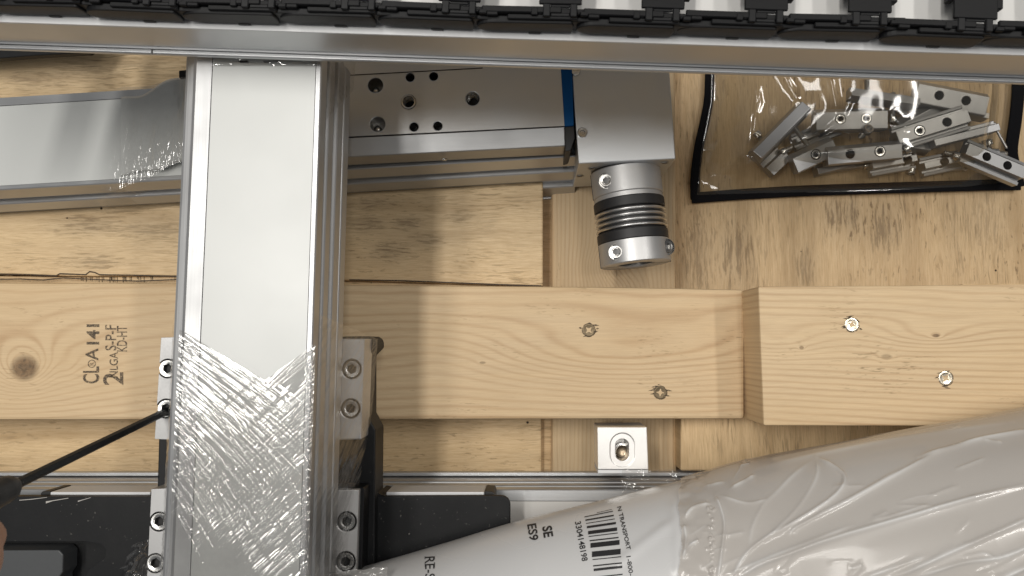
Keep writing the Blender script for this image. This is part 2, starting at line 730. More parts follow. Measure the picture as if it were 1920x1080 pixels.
# ------------------------------------------------------------------ materials
M_ALU = metal('brushed aluminium', (0.43, 0.43, 0.43), 0.48, None, 0.06, 0.85)
M_ALUX = metal('extruded aluminium along x', (0.55, 0.56, 0.57), 0.44, 'X', 0.06, 0.88)
M_ALUY = metal('extruded aluminium along y', (0.50, 0.505, 0.51), 0.48, 'Y', 0.06, 0.85)
M_PLATE = metal('anodised plate', (0.54, 0.55, 0.56), 0.42, 'X', 0.04)
M_BOX = metal('machined housing', (0.58, 0.60, 0.62), 0.45, None, 0.05)
M_HUB = metal('turned hub', (0.50, 0.50, 0.50), 0.50, None, 0.05, .8)
M_STEEL = metal('bright steel', (0.58, 0.575, 0.56), 0.24, None, 0.04)
M_BOLT = metal('dark bolt steel', (0.30, 0.295, 0.285), 0.28)
M_DULL = metal('dull steel', (0.46, 0.45, 0.43), 0.35)
M_BELLOW = metal('bellows steel', (0.60, 0.60, 0.60), 0.33, None, 0.02)
M_WHITE = plain('white cover sheet', (0.63, 0.645, 0.63), 0.34, 0, 0.015, 300, 0.02, 0.45)
M_COVER2 = plain('pale grey cover sheet', (0.66, 0.645, 0.62), 0.30, 0, 0.015, 300, 0.02, 0.5)
M_FLANGE = metal('satin flange', (0.74, 0.75, 0.76), 0.5, None, 0.03, .35)
M_BLACK = plain('black anodised', (0.0075, 0.008, 0.009), 0.45, 0.0, 0.3, 500, 0.05, .25, dust=0.35)
M_PLASTIC = plain('black nylon', (0.006, 0.0062, 0.007), 0.5, 0, 0.2, 700, 0.10, .2)
M_NYL2 = plain('dark grey nylon', (0.0065, 0.0068, 0.0078), 0.5, 0, 0.2, 600, 0.10, .25)
M_RUBBER = plain('black rubber', (0.012, 0.012, 0.013), 0.5, 0, 0.2, 500, 0.05)
M_GREY = plain('grey painted block', (0.060, 0.064, 0.068), 0.5, 0, 0.1, 400, 0.06)
M_BLUE = plain('blue plastic', (0.002, 0.075, 0.23), 0.6, 0, 0.02, 300, 0.02, 0.2)
M_DARK = plain('dark hole', (0.010, 0.010, 0.010), 0.6)
M_WEB = plain('black webbing', (0.008, 0.008, 0.0095), 0.9, 0, 0.35, 1600, 0.6, 0.12)
M_SCREW = metal('zinc screw', (0.78, 0.70, 0.56), 0.24)
M_OLD = metal('weathered screw', (0.20, 0.155, 0.10), 0.5, None, 0.3)
M_PAPER = plain('white printed poly', (0.60, 0.60, 0.60), 0.28, 0, 0.02, 80, 0.05, 0.5)
M_INK = ink('black print', (0.015, 0.015, 0.017), 0.18)
M_STAMP = ink('ink stamp', (0.040, 0.028, 0.020), 0.46, 1500)
M_GRADE = ink('dark splinters', (0.05, 0.03, 0.015), 0.42, 1200)  # dark brown for cracks, torn fibres and crushed rims
M_SKIN = plain('skin', (0.42, 0.23, 0.15), 0.5, 0, 0.1, 300, 0.15)
M_FILM = film('stretch film', 0.22, (0.88, 0.88, 0.87), 0.055, 2.8, (0.50, 0.49, 0.48), 0.06)
M_FILM2 = film('stretch film side', 0.08, (0.95, 0.945, 0.94), 0.14, .9, (0.42, 0.40, 0.38), 0.07)
M_FILM3 = film('stretch film thick', 0.20, (0.92, 0.92, 0.915), 0.10, 2.4, (0.60, 0.59, 0.57), 0.06, True)
M_CLEAR = film('clear vinyl', 0.05, (0.80, 0.785, 0.75), 0.075, 1.25, (0.6, 0.56, 0.5))

# milky sleeve
_t = NT('milky polythene')
_n = _t.noise(_t.coord(), 9, 4)
_t.set(Base_Color=_t.mix(_n, (0.55, 0.505, 0.46), (0.63, 0.59, 0.545)), Roughness=0.26)
_t.set(Alpha=0.64)
_at = _t.n('ShaderNodeAttribute', attribute_name='fold_glint')
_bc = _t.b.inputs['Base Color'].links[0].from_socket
_t.set(Base_Color=_t.mix(_at.outputs['Fac'], _bc, (0.86, 0.85, 0.83)))  # paler colour along the fold crests stands in for their highlights
_t.b.inputs['Specular IOR Level'].default_value = 0.5
_t.b.inputs['Coat Weight'].default_value = 0.6
_t.b.inputs['Coat Roughness'].default_value = 0.08
_t.b.inputs['Subsurface Weight'].default_value = 0.0
_n2 = _t.noise(_t.coord(), 70, 3)
_t.bump(_n2, 0.05, 0.002)
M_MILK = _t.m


def kx(px, py, z):
    q = P(px, py, z)
    return q.x, q.y


# ------------------------------------------------------------------ crate floor and boards
Z_B = 0.050   # deck boards
Z_C = 0.038   # cross stud
Z_L = 0.076   # stamped stud
Z_T = 0.114   # raised stud

fl = obj('floor', MB().box(-0.75, 0.75, -0.55, 0.55, -0.018, 0.0), plywood('floor plywood', 3.3, (0.68, 0.50, 0.292), 'Y', .9, [(P(x, y, 0).y, P(x, y, 0).x, sx, sy, am) for x, y, sx, sy, am in ((1375, 470, .03, .018, .8), (1565, 400, .016, .012, .9), (1600, 405, .018, .006, .9), (1660, 425, .022, .016, .8), (1510, 500, .018, .010, .6), (1310, 480, .04, .016, .6), (1850, 420, .03, .02, .5))]))
fl['kind'] = 'structure'
fl['label'] = 'rough plywood crate floor with dark vertical checks'

M_DECK1 = plywood('deck plywood one', 7.1, (0.69, 0.52, 0.312), 'X', 0.7, [(*P(x, y, Z_B)[:2], sx, sy, am) for x, y, sx, sy, am in ((690, 420, .014, .007, .9), (765, 420, .013, .007, .9), (732, 468, .015, .009, 1), (804, 452, .015, .006, .9), (860, 408, .012, .005, .8), (912, 420, .010, .007, .4), (165, 420, .03, .010, .9), (175, 490, .03, .008, .8), (290, 432, .03, .009, .7), (700, 380, .02, .006, .8), (60, 150, .04, .008, .8), (150, 130, .03, .009, .7), (250, 120, .03, .006, .6))])
M_DECK2 = plywood('deck plywood two', 2.4, (0.65, 0.48, 0.28), 'X', 0.6)

# upper left deck board with its splintered sawn edge
t = thing('deck_board', 'weathered plywood board with a splintered edge behind the gantry, upper left', 'board', P(500, 450, 0))
obj('board', MB().ppx([(-250, -20), (1018, -20), (1018, 537), (650, 526), (330, 517), (150, 518), (0, 514), (-250, 512)], Z_B, 0.001), M_DECK1, t, 0.0012)
ed = MB()
rr = random.Random(3)
x = -40
while x < 335:                                   # torn veneer slivers along the edge
    ln = rr.uniform(14, 46)
    y0 = 516.5 + (0.6 if x > 60 else 0) + rr.uniform(0, 7)
    ed.ppx([(x, y0), (x + ln * 0.4, y0 - rr.uniform(0.6, 2.2)), (x + ln, y0 + rr.uniform(-1, 2)), (x + ln * 0.6, y0 + rr.uniform(1.2, 2.4))], Z_B + rr.uniform(-0.020, -0.004), 0.02)
    x += ln * rr.uniform(0.5, 1.1)
fine(obj('splinter', ed, M_DECK2, t))
obj('torn_edge', MB().ppx([(-250, 514), (150, 519.3), (330, 518.3), (650, 527.3), (1014, 538), (1014, 552), (-250, 552)], Z_B - .004, .001), M_DECK1, t, .0008)
obj('packing_strip', MB().ppx([(1012, -30), (1036, -30), (1036, 1150), (1012, 1150)], .029, .001), M_DECK2, t)
gr = MB()
for k in range(46):
    x_ = rr.uniform(150, 1000) if k > 30 else rr.uniform(150, 334)
    y_ = np.interp(x_, [150, 330, 650, 1014], [519.5, 518.6, 527.6, 538.2])
    L_ = (532 - y_) * rr.uniform(.3, .9)
    gr.ppx([(x_ - .4, y_), (x_ + .5, y_), (x_ + .9, y_ + L_), (x_ + .3, y_ + L_)], Z_B - .0036, Z_B - .0039)
fine(obj('crack', gr, M_GRADE, t))
cr = MB()
for pts in ([(-30, 513), (60, 515), (105, 517), (112, 513), (160, 515), (168, 509), (178, 511), (186, 515), (250, 516), (336, 518)],
            [(-30, 524), (40, 523), (80, 525), (120, 521), (200, 525), (255, 527), (336, 524)],
            [(655, 524.5), (760, 526.5), (850, 530), (950, 534), (1015, 536)]):
    for (a, b) in zip(pts[:-1], pts[1:]):
        zt = Z_B + 0.0006
        cr.ppx([(a[0], a[1] - 1.1), (b[0], b[1] - 1.2), (b[0], b[1] + 0.9), (a[0], a[1] + 1.3)], zt, zt - 0.0004)
fine(obj('crack', cr, M_GRADE, t))

# lower left deck board
t = thing('deck_board', 'plywood board showing below the stamped stud, above the lower actuator', 'board', P(500, 830, 0))
obj('board', MB().ppx([(-250, 700), (1015, 700), (1016, 1150), (-250, 1150)], Z_C, 0.001), M_DECK2, t, 0.0012)

# lower right panel under the raised stud
t = thing('deck_board', 'rough plywood panel with vertical grain below the raised stud, beside the roll', 'board', P(1600, 840, 0))
obj('board', MB().ppx([(1276, 690), (2300, 690), (2300, 883), (1276, 883)], .058, .001), plywood('deck plywood three', 5.9, (0.68, 0.50, 0.292), 'Y', .9), t, .0012)

# cross stud, vertical grain
t = thing('cross_stud', 'pale pine stud running up the picture under the bellows coupling', 'timber', P(1150, 600, 0))
kn = [P(1160, 760, Z_C), P(1165, 505, Z_C)]
obj('stud', MB().ppx([(1034, -30), (1266, -30), (1271, 1180), (1034, 1180)], Z_C, 0.0012),
    pine('cross stud pine', 5, (0.69, 0.525, 0.322), (0.48, 0.30, 0.16), 330, 0.004,
         knots=[(P(1155, 500, Z_C).y, P(1155, 500, Z_C).x, 0.012, 0.02, 0.012, 0.25), (P(1165, 800, Z_C).y, P(1165, 800, Z_C).x, 0.006, 0.006, 0.006, 0.9)], axis='Y'), t, 0.003)


def deck_screw(parent, px, py, z, dark, seed):
    c = P(px, py, z)
    r = 0.0046
    Mx = Matrix.Translation((c.x, c.y, z - 0.0004)) @ Matrix.Rotation(seed, 4, 'Z')
    mb = MB()
    n = 24
    out = [(r * math.cos(2 * math.pi * i / n), r * math.sin(2 * math.pi * i / n)) for i in range(n)]
    rin = [(0.0026 * (1.0 if i % 6 in (1, 2) else 0.55)) for i in range(n)]
    inn = [(rin[i] * math.cos(2 * math.pi * i / n), rin[i] * math.sin(2 * math.pi * i / n)) for i in range(n)]
    vs = [(x * 0.9, y * 0.9, -0.002) for x, y in out] + [(x, y, 0.0005) for x, y in out] + [(x * 0.90, y * 0.90, 0.0007) for x, y in out] + \
         [(x * 0.72, y * 0.72, 0.0005) for x, y in out] + [(x, y, 0.00048) for x, y in inn] + [(x * 0.97, y * 0.97, -0.0016) for x, y in inn]
    f = []
    for k in range(5):
        f += [(k * n + i, k * n + (i + 1) % n, (k + 1) * n + (i + 1) % n, (k + 1) * n + i) for i in range(n)]
    mb.add([Mx @ Vector(q) for q in vs], f)
    s = obj('screw', mb, M_OLD if dark else M_SCREW, parent)
    smooth_by_angle(s, 40)
    hub = MB()
    hub.add([Mx @ Vector((x, y, -0.0004)) for x, y in inn], [tuple(range(n))])
    groove = MB()
    groove.add([Mx @ Vector((x * q, y * q, 0.0009)) for q in (1.0, 1.06) for x, y in out], [(i, (i + 1) % n, n + (i + 1) % n, n + i) for i in range(n) if (i * 7 + int(seed * 10)) % 5])
    fine(obj('crushed_rim', groove, M_GRADE, s))
    obj('drive_recess', hub, M_DARK, s)
    cr = MB()
    rg = random.Random(int(seed * 100))
    for k in range(7):                               # torn fibres round the head
        a = rg.uniform(0, 6.28)
        ra = r * rg.uniform(1.0, 1.35)
        L = rg.uniform(0.001, 0.0028)
        p = Vector((c.x + ra * math.cos(a), c.y + ra * math.sin(a), z + 0.0003))
        d = Vector((L, rg.uniform(-0.0006, 0.0006), 0))
        e = Vector((0, rg.uniform(0.0003, 0.0007), 0))
        cr.add([p - d, p - e, p + d, p + e], [(0, 1, 2, 3)])
    fine(obj('torn_fibre', cr, M_GRADE, s))
    return s


# stamped stud
t = thing('timber_stud', 'long pine stud with black grade stamp and big knot at the left', 'timber', P(500, 660, 0))
k1 = P(46, 690, Z_L)
mat = pine('stamped stud pine', 1, (0.72, 0.545, 0.336), (0.46, 0.285, 0.15), 150, 0.0075,
           knots=[(k1.x, k1.y, 0.017, 0.015, 0.034, 0.85), (k1.x + 0.032, k1.y + 0.001, 0.006, 0.009, 0.004, 0.0),
                  (P(905, 680, Z_L).x, P(905, 680, Z_L).y, 0.004, 0.0016, 0.002, 0.5)],
           swells=[(P(1140, 668, Z_L).x, P(1140, 668, Z_L).y, 0.120, 0.024, 0.030, 0.0), (k1.x - .02, k1.y + .002, 0.075, 0.032, 0.030, 0.0), (P(830, 655, Z_L).x, P(830, 655, Z_L).y - 0.006, 0.06, 0.02, -0.016, 0.0)])
st = obj('stud', MB().ppx([(-260, 529), (330, 531), (655, 534), (1150, 538), (1396, 543), (1396, 786), (1150, 786), (650, 787), (-260, 788)], Z_L, Z_B + 0.0006), mat, t, 0.0022)
deck_screw(t, 1104, 619, Z_L, True, 0.4)
deck_screw(t, 1238, 736, Z_L, True, 1.1)
flat = lambda z: (lambda a, b: P(a, b, z))
for txt, o_, e_, up_, bo in (('CL', (186, 719), (186, 687), (-31, 0), .015), ('A', (184, 676), (184, 653), (-24, 0), .015), ('141', (186, 646), (186, 608), (-24, 0), .03),
                             ('2', (231, 722), (231, 698), (-38, 0), .012), ('NLGA', (221, 708), (221, 660), (-16, 0), .01),
                             ('S-P-F', (218, 657), (218, 609), (-21, 0), .01), ('KD-HT', (238, 659), (238, 611), (-19, 0), .01)):
    lettering_on('lettering', txt, o_, e_, up_, t, M_STAMP, flat(Z_L + 0.0003), bo)
cr = MB()                                            # ring of the registered mark
c = P(172, 682, Z_L + 0.0003)
for i in range(20):
    a, b = i / 20 * 6.2832, (i + 1) / 20 * 6.2832
    cr.add([c + Vector((q * math.cos(s), q * math.sin(s), 0)) for q, s in ((.0029, a), (.0029, b), (.0023, b), (.0023, a))], [(0, 1, 2, 3)])
obj('lettering', cr, M_STAMP, t)
lettering_on('lettering', 'R', (176, 685), (176, 679.5), (-8, 0), t, M_STAMP, flat(Z_L + 0.0003))

# raised stud
t = thing('timber_stud', 'thick clean pine stud with a square sawn end, raised at the right', 'timber', P(1700, 660, 0))
mat = pine('raised stud pine', 9, (0.74, 0.565, 0.35), (0.47, 0.30, 0.165), 230, 0.0036,
           knots=[(P(1503, 652, Z_T).x, P(1503, 652, Z_T).y, 0.0026, 0.002, 0.004, 0.6), (P(1755, 629, Z_T).x, P(1755, 629, Z_T).y, 0.004, 0.002, 0.006, 0.8),
                  (P(1662, 669, Z_T).x, P(1662, 669, Z_T).y, 0.006, 0.003, 0.004, 0.4)],
           swells=[(P(1740, 628, Z_T).x, P(1740, 628, Z_T).y, 0.028, 0.009, 0.010, 0), (P(1450, 640, Z_T).x, P(1450, 640, Z_T).y, 0.03, 0.011, 0.012, 0)], tilt=0.035)
obj('stud', MB().ppx([(1422, 537), (1700, 535.5), (1805, 534), (2200, 532), (2200, 800), (1432, 798)], Z_T, 0.0586), mat, t, 0.0012)
deck_screw(t, 1597, 609, Z_T, False, 0.8)
deck_screw(t, 1773, 709, Z_T, False, 2.2)
obj('sliver', MB().ppx([(1790, 538), (1808, 532.5), (2200, 531), (2200, 535)], Z_T - 0.010, Z_T - 0.03), M_DECK2, t)

# ------------------------------------------------------------------ linear actuators
def side_pts(W, h, depth=0.0038):
    z = lambda f: -h * f
    return [(W - .0006, 0), (W, -.0007), (W, z(.17)), (W - .0006, z(.18)), (W - depth, z(.185)), (W - depth, z(.27)), (W - .0006, z(.275)), (W, z(.285)),
            (W, z(.43)), (W - .0006, z(.44)), (W - depth, z(.445)), (W - depth, z(.57)), (W - .0006, z(.575)), (W, z(.585)),
            (W, z(.76)), (W - .0005, z(.765)), (W - .0016, z(.77)), (W - .0016, z(.815)), (W - .0005, z(.82)), (W, z(.83)), (W, z(1))]


def actuator_section(W, h, fl_l, fl_r, ledge=False):
    right = side_pts(W, h)
    if ledge:
        left = [(-W - .011, -h), (-W - .011, -.0125), (-W - .0085, -.0115), (-W - .0080, -.0085), (-W - .0055, -.0080), (-W - .0050, -.0052), (-W - .0022, -.0047), (-W - .0016, -.0016), (-W, -.0008), (-W + .0006, 0)]
    else:
        left = [(-a, z) for a, z in side_pts(W, h)][::-1]
    top = [(-W + fl_l, 0), (-W + fl_l, -.003), (W - fl_r, -.003), (W - fl_r, 0)]
    return left + top + right


def actuator(root, A, B, W, h, fl_l, fl_r, mat, cover, ledge=False, side=None, up=Vector((0, 0, 1))):
    A, B = Vector(A), Vector(B)
    d = (B - A).normalized()
    if side is None:
        side = Vector((0, 0, 1)).cross(d).normalized() * -1
    prof = obj('profile', MB().extr(actuator_section(W, h, fl_l, fl_r, ledge), A, B, side, up), mat, root)
    cs = [(-W + fl_l + .0004, -.0029), (W - fl_r - .0004, -.0029), (W - fl_r - .0004, -.0002), (-W + fl_l + .0004, -.0002)]
    cov = obj('cover_strip', MB().extr(cs, A + d * .0004, B - d * .0004, side, up), cover, root)
    return prof, cov, side


# lower horizontal actuator (its near half is under the mounting plates and the roll)
Z_LO = 0.092
lower = thing('linear_actuator', 'aluminium linear actuator lying along the bottom under the black mounting plates', 'actuator', P(960, 1000, 0), 'linear actuators of the gantry')
Wd = 0.0335
eA, eB = P(-250, 917, Z_LO), P(1900, 918.5, Z_LO)
dd = (eB - eA).normalized()
sd = Vector((-dd.y, dd.x, 0)) * -1                      # towards the bottom of the picture
actuator(lower, eA + sd * Wd, eB + sd * Wd, Wd, 0.053, 0.0074, 0.0074, M_ALUX, M_COVER2, side=sd)
obj('slot_bar', MB().ppx([(-200, 886), (1720, 886), (1720, 893), (-200, 893)], 0.046, 0.0385), M_ALUX, lower, 0.0005)
for pts, zt in (([(724, 922.5), (908, 922.5), (908, 990), (724, 990)], 0.1155), ([(94, 922.5), (282, 922.5), (282, 950), (94, 950)], 0.1155)):
    obj('carriage', MB().ppx(pts, zt, 0.0925), M_FLANGE, lower, 0.0006)
for pts in ([(908.5, 921), (925, 922), (928, 930), (928, 990), (908.5, 990)], [(76, 924), (80, 921), (93.5, 921), (93.5, 950), (76, 950)], [(706, 928), (712, 922), (723.5, 925), (723.5, 990), (706, 990)]):
    obj('wiper', MB().ppx(pts, 0.1152, 0.0925), M_RUBBER, lower, 0.0006)

# upper horizontal actuator, behind the gantry column
Z_UP = 0.092
upper = thing('linear_actuator', 'aluminium linear actuator crossing behind the column with carriage and gearbox', 'actuator', P(500, 270, 0), 'linear actuators of the gantry')
uA, uB = P(-260, 371, Z_UP), P(1083, 293, Z_UP)         # front top edge
ud = (uB - uA).normalized()
us = Vector((ud.y, -ud.x, 0))
upv = (Vector((0, 0, 1)) - us * 0.27).normalized()
us2 = ud.cross(upv).normalized()
if us2.dot(us) < 0:
    us2 = -us2
Wu = 0.0385
actuator(upper, uA - us2 * Wu, uB - us2 * Wu, Wu, 0.078, 0.0074, 0.0030, M_ALUX, M_WHITE, side=us2, up=upv)

# carriage plate
Z_P = 0.120
plate_px = [(520, 90), (1050, 60), (1062, 236), (520, 263)]
cp = obj('carriage_plate', MB().ppx(plate_px, Z_P, Z_UP + 0.001), M_PLATE, upper, 0.0005)
holes = [(704, 160, 14.5, 0), (708, 233, 14.5, 0), (766, 191, 14, 1), (886, 185, 13.5, 2), (769, 145, 8.5, 3), (813, 143, 8.5, 3), (776, 238, 8.5, 3), (821, 236, 8.5, 3)]
cut = MB()
for (x, y, r, k) in holes:
    c = P(x, y, Z_P)
    cyl(cut, c, r * 0.48 / F, Z_P - 0.016, Z_P + 0.004)
carve(cp, cut)
for (x, y, r, k) in holes:
    c = P(x, y, Z_P)
    rr_ = r * 0.48 / F
    Mx = Matrix.Translation((c.x, c.y, 0))
    ins = MB()
    n = 30
    if k == 0:                                       # plain bore with a bolt shank deep inside
        ins.lathe([(rr_ * .985, Z_P - .0006), (rr_ * .985, Z_P - .0155), (0, Z_P - .0155)], n, Mx)
        s = obj('bore', ins, M_DULL, upper)
        smooth_by_angle(s)
        pin = MB().lathe([(rr_ * .55, Z_P - .0153), (rr_ * .5, Z_P - .006), (0, Z_P - .0055)], 16, Matrix.Translation((c.x - .0012, c.y - .0016, 0)))
        obj('pin', pin, M_STEEL, s, smooth=True)
    else:
        pr = []
        zz = Z_P + (0.0004 if k == 1 else -0.0003)
        pr.append((rr_ * .985, zz))
        pr.append((rr_ * .80, zz - (0.0002 if k == 1 else .0014)))
        for q in range(9):                           # screw thread
            pr += [(rr_ * .80, zz - .0016 - q * .0012), (rr_ * .71, zz - .0022 - q * .0012)]
        pr += [(rr_ * .7, Z_P - .0150), (0, Z_P - .0150)]
        ins.lathe(pr, n, Mx)
        s = obj('thread_insert', ins, M_STEEL, upper)
        smooth_by_angle(s, 50)
        obj('hole_floor', MB().lathe([(rr_ * .66, Z_P - .0085), (0, Z_P - .0085)], 16, Mx), M_DARK, s)
# sloping front rail of the carriage
fA, fB = P(520, 265, Z_P - .0004), P(1058, 237.5, Z_P - .0004)
gs = Vector(((fB - fA).y, -(fB - fA).x, 0)).normalized()
obj('carriage_edge', MB().extr([(0.0002, 0), (0.0118, -.0030), (0.0122, -.0036), (0.0122, -.0245), (0.0002, -.0245)], fA, fB, gs), metal('carriage edge alloy', (.44, .445, .45), .5, 'X', .05), upper, 0.0003)
sc = P(832, 297, .108)
obj('grease_nipple', MB().lathe([(0, 0), (.0022, 0), (.0020, .0008), (0, .001)], 12, Matrix.Translation(sc + gs * .0005) @ gs.to_track_quat('Z', 'Y').to_matrix().to_4x4()), M_STEEL, upper, smooth=True)
obj('carriage_joint', MB().ppx([(640, 141), (905, 126.5), (905, 128), (640, 142.6)], Z_P + .0003, Z_P - .0006), M_DARK, upper)
obj('wiper', MB().ppx([(1047, 60), (1071, 60), (1076, 235), (1058.5, 236.5)], Z_P + .0006, Z_UP - .02), M_BLUE, upper, 0.0006, label='plain blue wiper block at the carriage end')
obj('wiper', MB().ppx([(1059, 237), (1076.5, 236), (1078, 258), (1070, 282), (1060, 284)], Z_P - .001, Z_UP - .02), M_RUBBER, upper, 0.0006, label='black lower wiper block')
obj('wiper', MB().ppx([(1072.5, 60), (1080, 60), (1088, 262), (1079, 264)], Z_P - .006, Z_UP - .02), M_RUBBER, upper, 0.0004, label='thin black seal strip')
# gearbox
Z_G = 0.119
gx = obj('gearbox', MB().ppx([(1066, 60), (1250, 60), (1267, 298), (1085, 307)], Z_G, 0.046), M_BOX, upper, 0.0007)
for (x, y) in ((1079, 133), (1092, 249)):
    c = P(x, y, Z_G)
    b = MB().lathe([(.0034, 0), (.0034, .0008), (.0029, .0014), (.0016, .0013), (.0013, .0005), (0, .0004)], 24, Matrix.Translation(c))
    s = obj('screw', b, M_STEEL, gx)
    smooth_by_angle(s, 30)
gn = Vector(((P(1267, 298, Z_G) - P(1085, 307, Z_G)).y, -(P(1267, 298, Z_G) - P(1085, 307, Z_G)).x, 0)).normalized()
gt = (P(1267, 298, Z_G) - P(1085, 307, Z_G)).normalized()
g0 = P(1085, 307, Z_G)
gq = gn.to_track_quat('Z', 'Y').to_matrix().to_4x4()
for (a, dz) in ((.0095, -.0145), (.0030, -.036), (.0575, -.0085), (.060, -.05)):
    c = g0 + gt * a + Vector((0, 0, dz)) + gn * .0002
    s = obj('bolt_hole', MB().lathe([(.0026, 0), (.0026, .0003), (.0019, .0002), (.0017, -.0005)], 18, Matrix.Translation(c) @ gq), M_DULL, gx, smooth=True)
    obj('hole_floor', MB().lathe([(.0018, .0001), (0, .0001)], 12, Matrix.Translation(c) @ gq), M_DARK, s)

# ------------------------------------------------------------------ bellows coupling
ax = (gn * 0.997 + gt * 0.055).normalized()
c0 = g0 + gt * .0335 + Vector((0, 0, -.0275))
coup = thing('bellows_coupling', 'silver and black bellows coupling on the gearbox shaft', 'coupling', c0)
ax = (ax + Vector((0, 0, 0.02))).normalized()
xq = ax.cross(Vector((0, 0, 1))).normalized()
zq = xq.cross(ax).normalized()
CQ = Matrix((xq, ax.cross(xq) * 1.0, ax)).transposed().to_4x4()
CM = Matrix.Translation(c0) @ CQ
RC = 0.0238
LT = 0.0655
hub1 = obj('clamp_hub', MB().lathe([(RC * .55, .0004), (RC - .0006, .0004), (RC, .0010), (RC, .0178), (RC - .0005, .0183), (RC * .55, .0183)], 64, CM), M_HUB, coup)
obj('seal_ring', MB().lathe([(RC * .6, -.0016), (RC * .97, -.0016), (RC * .97, .0003), (RC * .6, .0003)], 48, CM), M_RUBBER, coup, smooth=False)
s = obj('spacer_ring', MB().lathe([(RC * .5, .0184), (RC * .965, .0184), (RC * .965, .0200), (RC - .0004, .0201), (RC - .0004, .0213), (RC * .5, .0213)], 64, CM), M_HUB, coup)
smooth_by_angle(s)
for z0, z1 in ((.0214, .0282), (.0432, .0502)):
    s = obj('collar', MB().lathe([(RC * .5, z0), (RC - .0004, z0), (RC + .0002, z0 + .0006), (RC + .0002, z1 - .0006), (RC - .0004, z1), (RC * .5, z1)], 64, CM), M_RUBBER, coup)
    smooth_by_angle(s)
pr = [(RC * .6, .0283)]
for k in range(4):
    zc = .0283 + (k + .5) * .00372
    for q in range(9):
        a = -math.pi / 2 + math.pi * q / 8
        pr.append((RC * .925 + .0024 * math.cos(a), zc + .00128 * math.sin(a)))
    pr.append((RC * .76, zc + .0016))
pr.append((RC * .6, .0431))
obj('gap_shade_liner', MB().lathe([(RC * .91, .0283), (RC * .91, .0431)], 48, CM), M_RUBBER, coup, smooth=True)  # black liner added so the gaps between the rings look shaded
s = obj('bellows', MB().lathe(pr, 72, CM), M_BELLOW, coup, smooth=True)
hub2 = obj('clamp_hub', MB().lathe([(RC * .56, .0503), (RC, .0503), (RC, LT - .0006), (RC - .0006, LT), (RC * .56, LT), (RC * .53, LT - .001), (RC * .53, .052)], 64, CM), M_HUB, coup)
s = obj('bore', MB().lathe([(RC * .528, LT - .0012), (RC * .528, .052), (0, .052)], 40, CM), M_DULL, hub2, smooth=False)
smooth_by_angle(s)
# clamping slits
for z0, z1, par in ((.0008, .0182, hub1), (.0506, LT + .0001, hub2)):
    for sgn in (-1, 1):
        mb = MB()
        p0 = CM @ Vector((sgn * RC * .56, -.0006 + 0.0, z0)) if False else None
        m = Matrix.Translation(c0) @ CQ
        q = [(sgn * RC * .555, -.0005), (sgn * (RC + .0002), -.0005), (sgn * (RC + .0002), .0005), (sgn * RC * .555, .0005)]
        mb.add([m @ Vector((a, b, z1)) for a, b in q] + [m @ Vector((a, b, z0)) for a, b in q], [(0, 1, 2, 3), (7, 6, 5, 4), (0, 4, 5, 1), (1, 5, 6, 2), (2, 6, 7, 3), (3, 7, 4, 0)])
        obj('clamp_slit', mb, M_DARK, par)


def cap_bolt(mb, hexmb, M, r, h=0.0012, sock=0.5):
    """socket head seen from the top: chamfered rim, hexagon recess"""
    mb.lathe([(r, -.003), (r, h * .55), (r * .93, h), (r * .66, h), (r * .60, h * .92)], 32, M)
    hx = [(r * sock * 1.12 * math.cos(math.pi / 3 * i), r * sock * 1.12 * math.sin(math.pi / 3 * i)) for i in range(6)]
    ring = [(r * .60 * math.cos(2 * math.pi * i / 30), r * .60 * math.sin(2 * math.pi * i / 30)) for i in range(30)]
    vs = [M @ Vector((x, y, h * .92)) for x, y in ring] + [M @ Vector((x, y, h * .90)) for x, y in hx] + [M @ Vector((x, y, -r * .5)) for x, y in hx]
    f = []
    for i in range(30):
        k = round(i / 5) % 6
        k2 = round((i + 1) / 5) % 6
        if k == k2:
            f.append((i, (i + 1) % 30, 30 + k))
        else:
            f.append((i, (i + 1) % 30, 30 + k2, 30 + k))
    f += [(30 + i, 30 + (i + 1) % 6, 36 + (i + 1) % 6, 36 + i) for i in range(6)]
    mb.add(vs, f)
    hexmb.add([M @ Vector((x * 1.01, y * 1.01, -r * .42)) for x, y in hx], [(0, 1, 2, 3, 4, 5)])


def hub_bolt(par, ang, zc, r=.0042, out=0.0):
    # counterbored clamp bolt sunk in the hub's flank, screw axis leaning upwards
    d = CM.to_3x3() @ Vector((math.cos(ang), math.sin(ang), 0))
    c = CM @ Vector((RC * math.cos(ang), RC * math.sin(ang), zc)) + d * out
    tilt = (d * .55 + Vector((0, 0, 1)) * .75).normalized()
    Mx = Matrix.Translation(c) @ tilt.to_track_quat('Z', 'Y').to_matrix().to_4x4()
    cb = obj('counterbore', MB().lathe([(r * 1.32, -.0016), (r * 1.32, .0003), (r * 1.22, .0004), (r * 1.20, -.0010), (0, -.0012)], 28, Mx), M_DULL, par)
    smooth_by_angle(cb)
    b, hx = MB(), MB()
    cap_bolt(b, hx, Mx, r)
    s = obj('clamp_bolt', b, M_BOLT, par)
    smooth_by_angle(s, 30)


up_ang = math.atan2((CM.to_3x3().inverted() @ Vector((0, 0, 1))).y, (CM.to_3x3().inverted() @ Vector((0, 0, 1))).x)
sgn = 1 if (CM.to_3x3() @ Vector((math.cos(up_ang + .5), math.sin(up_ang + .5), 0))).x < 0 else -1
hub_bolt(hub1, up_ang + sgn * 0.72, .0095)
hub_bolt(hub2, up_ang + sgn * 0.66, .0578)
hub_bolt(hub2, up_ang - sgn * 1.0, .0570, out=.0002)
smooth_by_angle(hub1)
smooth_by_angle(hub2)

